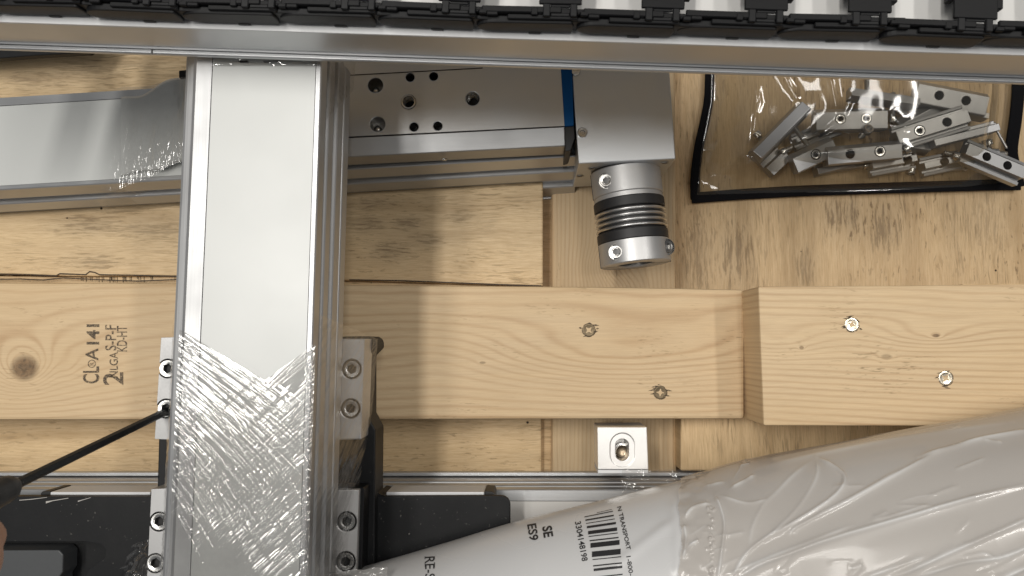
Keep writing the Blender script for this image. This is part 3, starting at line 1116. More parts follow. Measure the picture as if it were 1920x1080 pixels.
# ------------------------------------------------------------------ gantry column
Z_CO = 0.220
column = thing('linear_actuator', 'big upright aluminium linear actuator with white cover, wrapped in stretch film', 'actuator', P(460, 700, 0.16), 'linear actuators of the gantry')
cA, cB = P(487, 60, Z_CO), P(444.5, 1150, Z_CO)
cdv = (cB - cA).normalized()
cs_ = Vector((-cdv.y, cdv.x, 0))
if cs_.x < 0:
    cs_ = -cs_
WC = 0.0336
HC = 0.060
actuator(column, cA, cB, WC, HC, 0.0088, 0.0028, M_ALUY, M_WHITE, ledge=True, side=cs_)

# film on the column: fine grid following the cover and both sides
STEP = 0.00022
t0 = (P(467, 585, Z_CO) - cA).dot(cdv)
t1 = (P(446, 1110, Z_CO) - cA).dot(cdv)
ns, nt = int((2 * WC + .004) / STEP), int((t1 - t0) / STEP)
rg = np.random.default_rng(5)
segs = []


def loc2(px, py):
    q = P(px, py, Z_CO) - cA
    return q.dot(cdv) - t0, q.dot(cs_) + WC + .002


def vtop(px):     # upper limit of the wrap, a V
    return 622 + (px - 345) * 0.60 if px < 497 else 712 - (px - 497) * 0.72


PX = 0.000272
for k in range(620):                                  # strands falling to the right
    px_, py_ = rg.uniform(330, 560), rg.uniform(615, 985)
    L = rg.uniform(40, 260) * PX
    edge = vtop(px_)
    lim = 930 if px_ < 420 else 860
    if py_ < edge + 6 or py_ > lim + rg.normal(0, 25):
        continue
    if px_ > 500 and rg.random() < .8:
        continue
    if py_ > 790 and rg.random() < .35:
        continue
    ang = math.radians(33 + max(0, (py_ - 720)) * 0.10 + rg.normal(0, 1.5))
    r_, c_ = loc2(px_, py_)
    # keep below the edge of the wrap
    segs.append((r_, c_, ang, min(L, (py_ - edge + 14) * 3.2 * PX), rg.uniform(.00028, .0007), rg.uniform(.00004, .00022)))
for k in range(7):                                    # the wrap's own edge
    r_, c_ = loc2(425 + k * 4, vtop(425 + k * 4) + 2 + k * 5)
    segs.append((r_, c_, math.radians(31.5 + k * .6), (170 - k * 8) * PX, .0006, .00016))
for k in range(1150):                                 # strands rising to the right
    px_, py_ = rg.uniform(335, 600), rg.uniform(650, 1110)
    edge = vtop(px_)
    if py_ < edge + 4:
        continue
    low = px_ < 470 and py_ > 1010
    if (px_ < 430 and py_ < 800) or (low and rg.random() < .93):
        continue
    if px_ < 520 and py_ < 730:
        continue
    if px_ < 440 and rg.random() < .55:
        continue
    if py_ > 1000 and rg.random() < .45:
        continue
    if rg.random() > .55 + .45 * math.sin(py_ * .035 + px_ * .02):
        continue
    ang = -math.radians(43 + rg.normal(0, 2.2) - max(0, 720 - py_) * .05)
    L = rg.uniform(22, 170) * PX
    r_, c_ = loc2(px_, py_)
    segs.append((r_, c_, ang, L, rg.uniform(.00028, .0006), rg.uniform(.00004, .0002)))
for k in range(420):                                  # crumples along the right edge of the cover
    px_, py_ = 592 - (k % 5) * 1.6 - rg.uniform(0, 6) - (rg.random() * 4), rg.uniform(655, 1100)
    px_ -= (py_ - 655) * .028
    r_, c_ = loc2(px_, py_)
    segs.append((r_, c_, rg.uniform(-1.9, -.6), rg.uniform(4, 14) * PX, rg.uniform(.00022, .0005), rg.uniform(.00004, .00016)))
for k in range(260):                                  # and along the left seam
    px_, py_ = 342 + rg.uniform(-3, 26), rg.uniform(640, 900)
    px_ -= (py_ - 640) * .04
    r_, c_ = loc2(px_, py_)
    segs.append((r_, c_, math.radians(40 + rg.normal(0, 8)), rg.uniform(4, 22) * PX, rg.uniform(.0002, .0005), rg.uniform(.00003, .00014)))
for k in range(380):                                  # close set strands low on the cover
    px_, py_ = rg.uniform(345, 560), rg.uniform(860, 1030)
    if rg.random() < (py_ - 900) / 260 or (px_ < 400 and rg.random() < .5):
        continue
    r_, c_ = loc2(px_, py_)
    segs.append((r_, c_, -math.radians(44 + rg.normal(0, 2.5)) if rg.random() < .8 else math.radians(58 + rg.normal(0, 3)), rg.uniform(18, 120) * PX, rg.uniform(.00028, .0006), rg.uniform(.00005, .0002)))
Hm = streaks((nt, ns), STEP, segs, 1)
Hm += 0.00005 * vnoise((nt, ns), 26, 4) + 0.00010 * vnoise((nt, ns), 90, 8)
rows = t0 + np.arange(nt) * STEP
colsx = -WC - .002 + np.arange(ns) * STEP
base = np.array(cA)[None, None] + rows[:, None, None] * np.array(cdv) + colsx[None, :, None] * np.array(cs_)
base[..., 2] = Z_CO + .0005 + Hm
pxg = proj(base)
# the wrap ends in a V: drop rows above it
edge = np.where(pxg[..., 0] < 497, 622 + (pxg[..., 0] - 345) * .60, 712 - (pxg[..., 0] - 497) * .72)
keep = pxg[..., 1] > edge
me = grid_mesh('film_wrap', base)
bm = bmesh.new()
bm.from_mesh(me)
bm.verts.ensure_lookup_table()
kf = keep.reshape(-1)
bmesh.ops.delete(bm, geom=[v for v in bm.verts if not kf[v.index]], context='VERTS')
bm.to_mesh(me)
bm.free()
obj('film_wrap', me, M_FILM, column, label='wrinkled clear film crossing the white cover')


def film_sheet(name, A0, A1, B0, B1, nu, nv, parent, mat, wr, seed, sag=0.0, angdeg=50, edge_fade=None, label=None, dens=1.0):
    """stretched film between the lines A0-A1 and B0-B1 with slanting strands"""
    u = np.linspace(0, 1, nu)[:, None, None]
    v = np.linspace(0, 1, nv)[None, :, None]
    A0, A1, B0, B1 = (np.array(q) for q in (A0, A1, B0, B1))
    V = (A0 * (1 - u) + A1 * u) * (1 - v) + (B0 * (1 - u) + B1 * u) * v
    st = np.linalg.norm(A1 - A0) / nu
    Wm = np.linalg.norm((B0 + B1) / 2 - (A0 + A1) / 2)
    rg = np.random.default_rng(seed)
    sg = []
    Ln = nu * st
    for k in range(int(dens * Ln * Wm / 1.6e-5)):
        sg.append((rg.uniform(0, Ln), rg.uniform(0, nv * st), math.radians(angdeg + rg.normal(0, 6)), rg.uniform(.006, .03), rg.uniform(.0003, .0009), rg.uniform(.3, 1) * wr))
    h = streaks((nu, nv), st, sg, seed)
    n = grid_normals(V)
    V = V + n * h[..., None]
    V[..., 2] -= sag * (np.sin(np.linspace(0, 1, nv) * math.pi))[None, :]
    return obj(name, grid_mesh(name, V), mat, parent, label=label)


# right flank: the film drops from the column to the clamp blocks
film_sheet('film_wrap', P(600, 590, Z_CO - .004), P(592, 800, Z_CO - .004), P(708, 636, .1325), P(697, 775, .1325), 230, 150, column, film('stretch film over clamp', .10, (.96, .955, .95), .14, .9, (.42, .40, .37), .06), .00026, 11, angdeg=-62, label='film stretched down over the upper right clamp block')
film_sheet('film_wrap', P(592, 800, Z_CO - .004), P(586, 1100, Z_CO - .004), P(697, 775, .1325), P(640, 1100, .152), 300, 130, column, M_FILM2, .00022, 14, angdeg=-62, label='thin film down to the lower right clamp block')
film_sheet('film_wrap', P(604, 60, Z_CO - .004), P(601, 235, Z_CO - .004), P(672, 60, .160), P(662, 170, .160), 160, 110, column, M_FILM2, .00025, 12, angdeg=62, label='film at the top right of the column', dens=.6)
film_sheet('film_wrap', P(341, 600, Z_CO - .006), P(312, 1100, Z_CO - .006), P(326, 585, .170), P(300, 1100, .170), 460, 60, column, M_FILM2, .0002, 13, angdeg=60, label='film on the left flank of the column')
# shiny ruffle where the wrap tucks under the top rail
V = np.zeros((40, 200, 3))
for i in range(40):
    for j in range(200):
        V[i, j] = P(400 + j * 1.0, 100 + i * .6, Z_CO + .0008)
V[..., 2] += .0006 * vnoise((40, 200), (7, 16), 21) + .0008 * vnoise((40, 200), (12, 40), 22)
obj('film_wrap', grid_mesh('film_wrap', V), M_FILM, column, label='ruffled film under the top rail')
mb = MB()
for (x0, x1, y) in ((446, 466, 115.5), (492, 524, 115.5)):
    mb.ppx([(x0, y - 1.5), (x1 - 3, y - 2), (x1, y + 1), (x0 + 4, y + 2)], Z_CO + .0005, Z_CO + .0001)
obj('cover_notch', mb, M_DARK, column)

# crumpled tail of film below left
V = np.zeros((90, 90, 3))
for i in range(90):
    for j in range(90):
        a, b = i / 89, j / 89
        x = (214 + 38 * (1 - a) ** 1.3 + 0) * (1 - b) + 292 * b
        y = 1006 + 96 * a + 14 * (1 - b) * (1 - a)
        V[i, j] = P(x, y, .125 + .028 * math.sin(b * 3.0) * (0.4 + .6 * a))
V[..., 2] += .0040 * vnoise((90, 90), (16, 9), 31) + .0022 * vnoise((90, 90), (6, 11), 32)
obj('film_wrap', grid_mesh('film_wrap', V), film('crumpled film', .05, (.96, .96, .96), .06, 2.2), column, label='crumpled loose tail of film at the bottom left')

# ------------------------------------------------------------------ film and carriage at the left of the column
nu, nv = 190, 240
V = np.zeros((nu, nv, 3))
xs = np.linspace(184, 362, nv)
topc = np.interp(xs, [184, 233, 262, 285, 300, 318, 335, 362], [176, 162, 163, 160, 155, 148, 145.5, 144])
botc = np.interp(xs, [184, 215, 255, 280, 300, 318, 335, 362], [360, 357, 343, 334, 323, 311, 305, 303])
zz = np.interp(xs, [184, 235, 300, 330, 362], [.0925, .0933, .096, .0980, .0985])
zz = np.convolve(np.pad(zz, 12, 'edge'), np.ones(25) / 25, 'valid')
topc = np.convolve(np.pad(topc, 8, 'edge'), np.ones(17) / 17, 'valid')
botc = np.convolve(np.pad(botc, 8, 'edge'), np.ones(17) / 17, 'valid')
bl_ = np.clip((xs - 256) / 56, 0, 1)
bl_ = bl_ * bl_ * (3 - 2 * bl_)
Vc = np.zeros((40, nv, 3))
for j in range(nv):
    for i in range(40):
        a = .06 + .90 * i / 39 if xs[j] < 300 else .02 + .97 * i / 39
        a = (.10 + .80 * i / 39) * (1 - bl_[j]) + (i / 39) * bl_[j]
        Vc[i, j] = P(xs[j], topc[j] + (botc[j] - topc[j]) * a, zz[j] + .0002 + (0 if 0 < i < 39 else -.012))
for j in range(nv):
    for i in range(nu):
        a = i / (nu - 1)
        V[i, j] = P(xs[j], topc[j] + (botc[j] - topc[j]) * a, zz[j] + .0010)
ang_ = 84
rg = np.random.default_rng(9)
segs = []
for k in range(520):
    c_ = rg.normal(.60, .19)
    r_ = min(1.02, max(0, 1.02 - abs(rg.normal(0, .22))))
    segs.append((r_ * nu * .00032, c_ * nv * .00032, math.radians(96 + rg.normal(0, 5)), rg.uniform(.004, .016), rg.uniform(.00035, .0007), rg.uniform(.00005, .00022)))
for k in range(46):
    segs.append((rg.uniform(.05, .7) * nu * .00032, rg.uniform(.35, 1) * nv * .00032, math.radians(97 + rg.normal(0, 6)), rg.uniform(.006, .03), rg.uniform(.0004, .0012), rg.uniform(.00003, .00012)))
V[..., 2] += streaks((nu, nv), .00032, segs, 3) + .00025 * vnoise((nu, nv), (110, 30), 3)
fade = np.clip((np.arange(nv) - 2) / 80, 0, 1)
fme = grid_mesh('film_wrap', V)
fat = fme.attributes.new('fade', 'FLOAT', 'POINT')
fat.data.foreach_set('value', np.broadcast_to(fade[None, :], (nu, nv)).reshape(-1).astype(np.float32))
obj('film_wrap', fme, M_FILM3, upper, label='milky film pulled over the arm beside the column')
film_sheet('film_wrap', P(180, 372, .082), P(352, 320, .082), P(206, 408, .042), P(352, 398, .042), 200, 90, upper, M_FILM2, .0003, 17, angdeg=35, label='film hanging off the front of the arm')
obj('carriage_cover', grid_mesh('carriage_cover', Vc[:, 58:]), M_WHITE, upper)
obj('stop_block', MB().ppx([(335, 132), (420, 124), (420, 142), (335, 146)], .098, .06), M_BLACK, upper, 0.0006)

# ------------------------------------------------------------------ mounting plates and clamp blocks
def arc(cx, cy, r, a0, a1, n=7):
    return [(cx + r * math.cos(math.radians(a0 + (a1 - a0) * i / (n - 1))), cy + r * math.sin(math.radians(a0 + (a1 - a0) * i / (n - 1)))) for i in range(n)]


t = thing('mounting_plate', 'black bracket plate with rounded corners to the right of the column', 'bracket', P(780, 1000, .1))
obj('upright_plate', MB().ppx([(600, 632), (680, 630)] + arc(690, 645, 15, -75, 0) + [(705, 652), (690, 668), (690, 780), (704, 806), (703, 905), (703, 925), (702, 1120), (600, 1120)], .131, .105), M_BLACK, t, 0.0008)
obj('flat_plate', MB().ppx([(640, 929), (715, 930.5), (930, 929.5)] + arc(940, 947, 17, -85, 0) + [(957, 1120), (640, 1120)], .1225, .1185), M_BLACK, t, 0.0007)
obj('inner_fillet', MB().ppx([(700, 905), (704.5, 905)] + arc(722, 912, 17.5, 180, 95, 6) + [(722, 934), (700, 934)], .1215, .106), M_BLACK, t)
obj('pin_hole', MB().lathe([(.0006, 0), (.0003, .0003), (0, .0003)], 10, Matrix.Translation(P(767, 1001, .1226))), M_DULL, t)

t = thing('mounting_plate', 'black plate with a deep pocket in the bottom left corner', 'bracket', P(140, 1010, .1))
pl = obj('plate', MB().ppx([(-300, 931), (40, 931), (296, 931), (292, 1140), (-300, 1140)], .1225, .1165), M_BLACK, t, 0.0009)
carve(pl, MB().ppx([(-320, 1021), (148, 1021), (176, 1026), (186, 1036), (184, 1052), (152, 1076), (118, 1150), (-320, 1150)], .130, .110))
obj('pocket_floor', MB().ppx([(-300, 965), (285, 965), (285, 1140), (-300, 1140)], .1035, .095), M_BLACK, t)
pr = MB()
pr.ppx([(-300, 1033), (110, 1031.5), (118, 1040), (117, 1073), (108, 1086), (112, 1150), (-300, 1150)], .1205, .1045)
obj('pocket_block', pr, M_GREY, t, 0.0008)
obj('upright_plate', MB().ppx([(298, 800), (345, 800), (340, 940), (294, 940)], .131, .105), M_BLACK, t, 0.0008)
cr = MB()
for pts in ([(86, 942, 2.0), (98, 939, .7), (128, 934, .5)], [(146, 940, 1.1), (156, 937, .6), (170, 933, .4)], [(36, 938, .6), (60, 936, .6), (88, 932.5, .4)]):
    for (a, b) in zip(pts[:-1], pts[1:]):
        cr.ppx([(a[0], a[1] - a[2]), (b[0], b[1] - b[2]), (b[0], b[1] + b[2]), (a[0], a[1] + a[2])], .1227, .1224)
fine(obj('scratch', cr, plain('scraped metal', (.45, .43, .40), .5), t))


M_ALU2 = metal('milled clamp', (0.66, 0.655, 0.65), 0.46, None, 0.06, 0.7)


def clamp(label, pts, bolts, z, edgepts=None):
    r = .0052
    c = P(*bolts[0], z)
    t = thing('clamp_block', label, 'clamp', (c.x, c.y, z - .02), 'clamp blocks holding the column')
    b = obj('block', MB().ppx(pts, z, z - .022), M_ALU2 if z < .155 else M_ALU, t, 0.0007)
    cut = MB()
    for q in bolts:
        cyl(cut, P(*q, z), r * 1.12, z - .006, z + .002)
    carve(b, cut)
    for i, q in enumerate(bolts):
        cc = P(*q, z)
        Mx = Matrix.Translation((cc.x, cc.y, z - .0012)) @ Matrix.Rotation(.4 + i, 4, 'Z')
        m, hx = MB(), MB()
        cap_bolt(m, hx, Mx, r, .0012, .52)
        s = obj('bolt', m, M_STEEL, t)
        smooth_by_angle(s, 30)
        obj('hex_recess', hx, M_DARK, s)
    if edgepts:
        obj('packing_strip', MB().ppx(edgepts, z - .004, z - .022), M_NYL2, t, .0004)
    return t


clamp('upper left clamp block with the driver pushed into its lower bolt', [(302, 633), (372, 631), (360, 826), (290, 823)], [(314, 691), (311, 766)], .163)
clamp('lower left clamp block beside the pocketed black plate', [(284, 917), (360, 914), (348, 1120), (274, 1120)], [(298, 978), (291, 1056)], .160)
clamp('upper right clamp block beside the long stamped stud', [(600, 635), (684, 635), (677, 824), (590, 826)], [(659, 692), (657, 766)], .150)
clamp('lower right clamp block beside the flat black plate', [(590, 918), (673, 918), (667, 1120), (580, 1120)], [(650, 978), (648, 1053)], .150,
      [(600, 914), (681, 914), (683, 917), (677, 1120), (673, 1120)])

# small slotted plate on the lower actuator
t = thing('slotted_plate', 'small bright square plate with an oblong slot on the actuator edge', 'plate', P(1167, 840, .04))
sp = obj('plate', MB().ppx([(1120, 801), (1213, 801), (1216, 880), (1121, 880)], .0905, .060), metal('bright milled plate', (.90, .89, .87), .42, None, .03), t, .0006)


def oblong(cx, cy, hw, hl, z):
    a = [(cx + hw * math.cos(math.radians(q)), cy + hl + hw * math.sin(math.radians(q))) for q in range(0, 181, 15)]
    b = [(cx + hw * math.cos(math.radians(q)), cy - hl + hw * math.sin(math.radians(q))) for q in range(180, 361, 15)]
    return [P(x, y, z)[:2] for x, y in a + b]


cut = MB().prism(oblong(1167, 844, 23, 9, .0905), .095, .0896)
carve(sp, cut)
carve(sp, MB().prism(oblong(1167, 844, 12.5, 8, .0905), .095, .066))
obj('foot', MB().ppx([(1121, 880.5), (1216, 880.5), (1216, 888), (1121, 888)], .088, .060), M_FLANGE, t, .0004)
c = P(1167, 848, .072)
m, hx = MB(), MB()
m.lathe([(.0048, -.004), (.0048, .0012), (.0040, .0020), (.0022, .0008), (0, .0006)], 24, Matrix.Translation((c.x, c.y, .073)))
s = obj('screw_head', m, metal('bronzed screw', (.36, .29, .21), .30), t)
smooth_by_angle(s)
obj('washer', MB().lathe([(.0062, .0700), (.0062, .0712), (.0030, .0714), (.003, .0700)], 24, Matrix.Translation((c.x, c.y, 0))), M_STEEL, t)

# clear film caught on the lower actuator
V = np.zeros((80, 130, 3))
for i in range(80):
    for j in range(130):
        V[i, j] = P(1166 + j * 1.2, 880 + i * .9, .0935 + .0004)
V[..., 2] += .0016 * vnoise((80, 130), (22, 14), 41) + .0009 * vnoise((80, 130), (7, 9), 42)
obj('film_scrap', grid_mesh('film_scrap', V), film('film scrap', .05, (.94, .93, .92), .06, 1.4), lower)

# black bracket end peeping out under the rail, upper left
tag(obj('angle_bracket', MB().ppx([(-200, 60), (200, 60), (165, 98), (60, 104), (0, 109), (-200, 122)], .075, .068), M_BLACK, None, .0008), 'black bar end under the top rail above the upper left board', 'bracket')

# ------------------------------------------------------------------ top rail
Z_R = 0.256
rail = thing('aluminium_rail', 'tall aluminium rail across the top with a cable chain lying on it', 'rail', P(960, 60, .22))
rA, rB = P(-260, 34, Z_R), P(2180, 113, Z_R)
rd = (rB - rA).normalized()
rs = Vector((rd.y, -rd.x, 0))
sec = [(0, -.0004), (-.0006, 0), (-.0060, 0), (-.0064, -.0012), (-.092, -.0012), (-.092, -.0292), (0.0005, -.0292), (0.0005, -.0255), (-.0006, -.0250), (-.0006, -.0238), (0, -.0235)]
obj('rail_body', MB().extr(sec[::-1], rA, rB, rs), M_ALUX, rail)
obj('rail_cover', MB().extr([(-.0066, -.0011), (-.0066, -.0004), (-.09, -.0004), (-.09, -.0011)], rA, rB, rs), plain('white rail cover', (.66, .655, .64), .4, 0, .02, 200, .03), rail)
obj('top_flange', MB().extr([(-.0001, -.0002), (-.0002, .0004), (-.0060, .0004), (-.0062, -.0002)], rA, rB, rs), M_FLANGE, rail)
sp_ = (P(292, 96, Z_R - .03) - rA).dot(rd)
LL = (rB - rA).length
for a, b in ((0, sp_ - .0002), (sp_ + .0003, LL)):
    obj('lip_strip', MB().extr([(.0006, -.0262), (.0024, -.0262), (.0030, -.0268), (.0030, -.0288), (.0006, -.0288)], rA + rd * a, rA + rd * b, rs), M_ALUX, rail, .0003)

# ------------------------------------------------------------------ cable chain
chain = thing('cable_chain', 'black plastic cable drag chain lying along the top rail', 'chain', P(960, 40, Z_R))
PIT = 0.0462
ZB = Z_R + .0006
HT = 0.0150


def chain_link():
    """local frame: x along the chain, y away from the viewer's side, z up; near face at y=0"""
    out = []
    # outer side plate: a long lobe whose left end overlaps the neighbour
    def lobe(x0, x1, y0, y1, z0, z1, r, q=.5):
        cz = (z0 + z1) / 2
        rr = (z1 - z0) / 2
        pts = [(x1 - rr * q + rr * q * math.cos(a), cz + rr * math.sin(a)) for a in np.linspace(-math.pi / 2, math.pi / 2, 9)]
        pts += [(x0 + rr * r + rr * r * math.cos(a), cz + rr * math.sin(a)) for a in np.linspace(math.pi / 2, 3 * math.pi / 2, 15)]
        n = len(pts)
        v = [(x, y0, z) for x, z in pts] + [(x, y1, z) for x, z in pts]
        f = [tuple(range(n)), tuple(range(2 * n - 1, n - 1, -1))] + [(i, n + i, n + (i + 1) % n, (i + 1) % n) for i in range(n)]
        return v, f
    side = MB()
    side.add(*lobe(-.004, PIT - .0052, 0, .0036, 0.0010, HT * .80, 1.7, .25))
    side.box(PIT * .5, PIT * 1.12, .0012, .0034, 0.0012, HT * .80)
    far = MB()
    far.add(*lobe(-.004, PIT * .90, .0815, .085, 0.0012, HT * .80, 1.1))
    inner = MB()
    inner.box(.003, PIT * 1.1, .0037, .0062, HT * .15, HT * .93)
    # stepped shelf along the top edge
    shelf = MB()
    shelf.box(.0105, PIT * .92, .0012, .0036, HT * .80, HT * .905)
    shelf.box(-.0012, PIT * .76, .0038, .0068, HT * .86, HT * .985)
    shelf.box(.001, .0062, .0024, .0046, HT * .80, HT * .965)
    # cross bar (opening lid) with its clip prongs
    x0, x1 = PIT * .55, PIT * .93
    bar = MB()
    bar.box(x0 - .0006, x1 + .0012, .0078, .078, HT * .90, HT)
    bar.box(x0 - .0026, x0 + .0002, .016, .074, HT * .66, HT * .93)
    bar.box(x1 + .0006, x1 + .0040, .013, .074, HT * .70, HT * .95)
    clip = MB()
    clip.box(x0 + .0012, x0 + .0046, .0020, .0080, HT * .86, HT * 1.012)
    clip.box(x1 - .0040, x1 - .0008, .0020, .0080, HT * .86, HT * 1.012)
    clip.box(x0 + .0047, x1 - .0041, .0063, .0077, HT * .93, HT * .985)
    clip.box(x0 + .0047, x1 - .0041, .0024, .0042, HT * .84, HT * .935)
    hook = MB()
    hook.box(x0 - .0042, x0 - .0010, .0026, .0060, HT * .84, HT * 1.0)
    hook.box(x1 + .0006, x1 + .0044, .0026, .0048, HT * .84, HT * .99)
    hook.box(x0 - .0010, x0 + .0010, .0034, .0048, HT * .84, HT * .96)
    hook.box(x1 - .0008, x1 + .0006, .0034, .0048, HT * .84, HT * .96)
    gap = MB()
    gap.box(.020, .026, -.0003, .001, .0002, .0022)
    gap.box(x0 + .0047, x1 - .0041, .0042, .0063, HT * .80, HT * .86)
    foot = MB()
    foot.box(.002, .010, .001, .0036, -.0004, .0016)
    return side, far, inner, shelf, bar, clip, hook, gap


pieces = chain_link()
nm = ('side_plate', 'far_plate', 'inner_plate', 'shelf', 'crossbar', 'clip', 'hook', 'slot')
mats = (M_NYL2, M_NYL2, M_PLASTIC, M_PLASTIC, M_PLASTIC, M_NYL2, M_PLASTIC, M_DARK)
chA = P(-8, 36, ZB)
chB = P(1928, 97, ZB)
cdx = (chB - chA).normalized()
cn = Vector((-cdx.y, cdx.x, 0))
BASE = Matrix((cdx, cn, Vector((0, 0, 1)))).transposed().to_4x4()
link0 = None
start = -2
x_off = ((P(310, 52, ZB) - chA).dot(cdx)) - 2 * PIT - PIT * .66
for k in range(-2, 14):
    T = Matrix.Translation(chA + cdx * (x_off + k * PIT) + cn * .0012 + cn * (.0005 * math.sin(k * 1.7))) @ BASE @ Matrix.Rotation(.012 * math.sin(k * 2.3), 4, 'Z')
    if link0 is None:
        link0 = obj('chain_link', pieces[0], mats[0], chain, .0009, local=True, seg=2)
        for p_, n_, m_ in list(zip(pieces, nm, mats))[1:]:
            obj(n_, p_, m_, link0, .0004, local=True, seg=1)
        lk = link0
    else:
        lk = copy_tree(link0, chain)
    lk.matrix_parent_inverse = chain.matrix_basis.inverted()
    lk.matrix_basis = T

# ------------------------------------------------------------------ hex driver and the hand that holds it
p0, p1 = P(317, 769, .158), P(14, 916, .292)
dd_ = (p1 - p0).normalized()
drv = thing('hex_driver', 'black hex driver reaching from the left edge into a clamp bolt', 'driver', p1)
obj('shaft', MB().tube([p0, p0 + (p1 - p0) * .5, p1], .0023, 6), M_BLACK, drv, .0003)
Q = dd_.to_track_quat('Z', 'Y').to_matrix().to_4x4()
s = obj('handle', MB().lathe([(0, -.004), (.0035, -.004), (.0052, -.001), (.0058, .003), (.0056, .006), (.0060, .008), (.0060, .016), (.0055, .018), (.0057, .020), (.0065, .030), (.0075, .05), (.0075, .10), (.006, .106), (0, .107)], 26, Matrix.Translation(p1) @ Q), M_RUBBER, drv)
smooth_by_angle(s, 40)


def skin_body(name, chains, parent, mat):
    me = bpy.data.meshes.new(name)
    vs, es, rs_ = [], [], []
    for par_i, pts in chains:
        prev = par_i
        for (p, r) in pts:
            vs.append(tuple(p))
            rs_.append(r)
            if prev is not None:
                es.append((prev, len(vs) - 1))
            prev = len(vs) - 1
    me.from_pydata(vs, es, [])
    o = bpy.data.objects.new(name, me)
    COL.objects.link(o)
    md = o.modifiers.new('skin', 'SKIN')
    for i, r in enumerate(rs_):
        me.skin_vertices[0].data[i].radius = (r, r)
    me.skin_vertices[0].data[0].use_root = True
    md2 = o.modifiers.new('sub', 'SUBSURF')
    md2.levels = md2.render_levels = 2
    dg = bpy.context.evaluated_depsgraph_get()
    dg.update()
    nm_ = bpy.data.meshes.new_from_object(o.evaluated_get(dg))
    bpy.data.objects.remove(o)
    nm_.polygons.foreach_set('use_smooth', [True] * len(nm_.polygons))
    nm_.name = name
    return obj(name, nm_, mat, parent)


hl = p1 + dd_ * .0425                                     # grip centre on the handle
side_ = dd_.cross(Vector((0, 0, 1))).normalized()
if side_.y > 0:
    side_ = -side_
upx = side_.cross(dd_).normalized()
if upx.z < 0:
    upx = -upx
person = thing('person', 'bare fingertip gripping the driver handle at the left edge', 'person', hl)


def around(t_, a, rad):
    return hl + dd_ * t_ + (side_ * math.cos(a) + upx * math.sin(a)) * rad


palm = hl + dd_ * .05 + side_ * .034
chains = [(None, [(palm + dd_ * .10 + side_ * .04, .027), (palm + dd_ * .05 + side_ * .02, .022), (palm + dd_ * .012 + side_ * .004, .020)])]
k0 = 2
nv_ = 3
for (tt, ln_) in ((.000, 1.0), (.017, 1.06), (.033, 1.0), (.048, .85)):
    pts = [(around(tt, -.5, .0235), .0088), (around(tt, .5, .0195), .0080), (around(tt, 1.5, .0172), .0074), (around(tt, 2.4 * ln_, .0160), .0064)]
    chains.append((k0, pts))
    nv_ += 4
chains.append((1, [(around(.03, -.9, .028), .0105), (around(.008, -.5, .0205), .0088), (around(-.0165, -.3, .0150), .0072)]))
skin_body('hand', chains, person, M_SKIN)

# ------------------------------------------------------------------ pouch of hardware
pouch = thing('parts_pouch', 'clear vinyl pouch with black fabric binding holding loose hardware', 'pouch', P(1600, 260, 0))


def ribbon(name, cl, wpx, z, parent, mat, thick=.0014):
    cl = [Vector((*P(x, y, z)[:2], 0)) for x, y in cl]
    pts = curve_pts(cl, 50)
    n = len(pts)
    v, f = [], []
    hw = wpx * .58 / F / 2
    for i, p in enumerate(pts):
        d = (pts[min(i + 1, n - 1)] - pts[max(0, i - 1)]).normalized()
        s = Vector((-d.y, d.x, 0))
        j = 1
        for (a, zz_) in ((-1, 0), (-1, .7), (-.8, 1), (0, 1.15), (.8, 1), (1, .7), (1, 0)):
            v.append((p.x + s.x * a * hw * j, p.y + s.y * a * hw * j, z - thick + thick * zz_ ))
    for i in range(n - 1):
        for k in range(6):
            f.append((i * 7 + k, i * 7 + k + 1, (i + 1) * 7 + k + 1, (i + 1) * 7 + k))
    f.append(tuple(range(7)))
    f.append(tuple((n - 1) * 7 + k for k in range(6, -1, -1)))
    mb = MB()
    mb.add(v, f)
    return obj(name, mb, mat, parent, smooth=False)


ribbon('binding', [(1331, 60), (1331, 140), (1329, 185), (1322, 225), (1311, 275), (1304, 330), (1304, 374)], 18, .0060, pouch, M_WEB)
ribbon('binding', [(1297, 371), (1400, 363.5), (1520, 357), (1700, 351), (1860, 346.5), (1914, 346)], 21, .0064, pouch, M_WEB)
ribbon('binding', [(1912, 60), (1911, 160), (1906, 220), (1898, 280), (1904, 315), (1912, 350)], 23, .0066, pouch, M_WEB)

# clear front: a soft cushion over the contents, with the folds seen in the photograph
gy, gx_ = 210, 470
ys = np.linspace(70, 362, gy)
V = np.zeros((gy, gx_, 3))
hm = np.zeros((gy, gx_))
PXY = np.zeros((gy, gx_, 2))
for i in range(gy):
    xl = np.interp(ys[i], [70, 180, 275, 370], [1342, 1340, 1322, 1313])
    xr = np.interp(ys[i], [70, 200, 280, 340], [1912, 1908, 1899, 1906])
    PXY[i, :, 0] = np.linspace(xl, xr, gx_)
    PXY[i, :, 1] = ys[i] - np.linspace(0, 1, gx_) * 20 * (i / gy)
uu = np.linspace(0, 1, gx_)[None, :]
vv = np.linspace(0, 1, gy)[:, None]
cush = np.clip(np.minimum(uu, 1 - uu) * 7, 0, 1) * np.clip((1 - vv) * 4.5, 0, 1)
cush = cush * cush * (3 - 2 * cush)
hm += .0065 + cush * (.020 + .014 * np.exp(-((uu - .62) / .28) ** 2))
hm += cush * (.0007 * vnoise((gy, gx_), (70, 95), 51) + .0004 * vnoise((gy, gx_), (25, 25), 52))
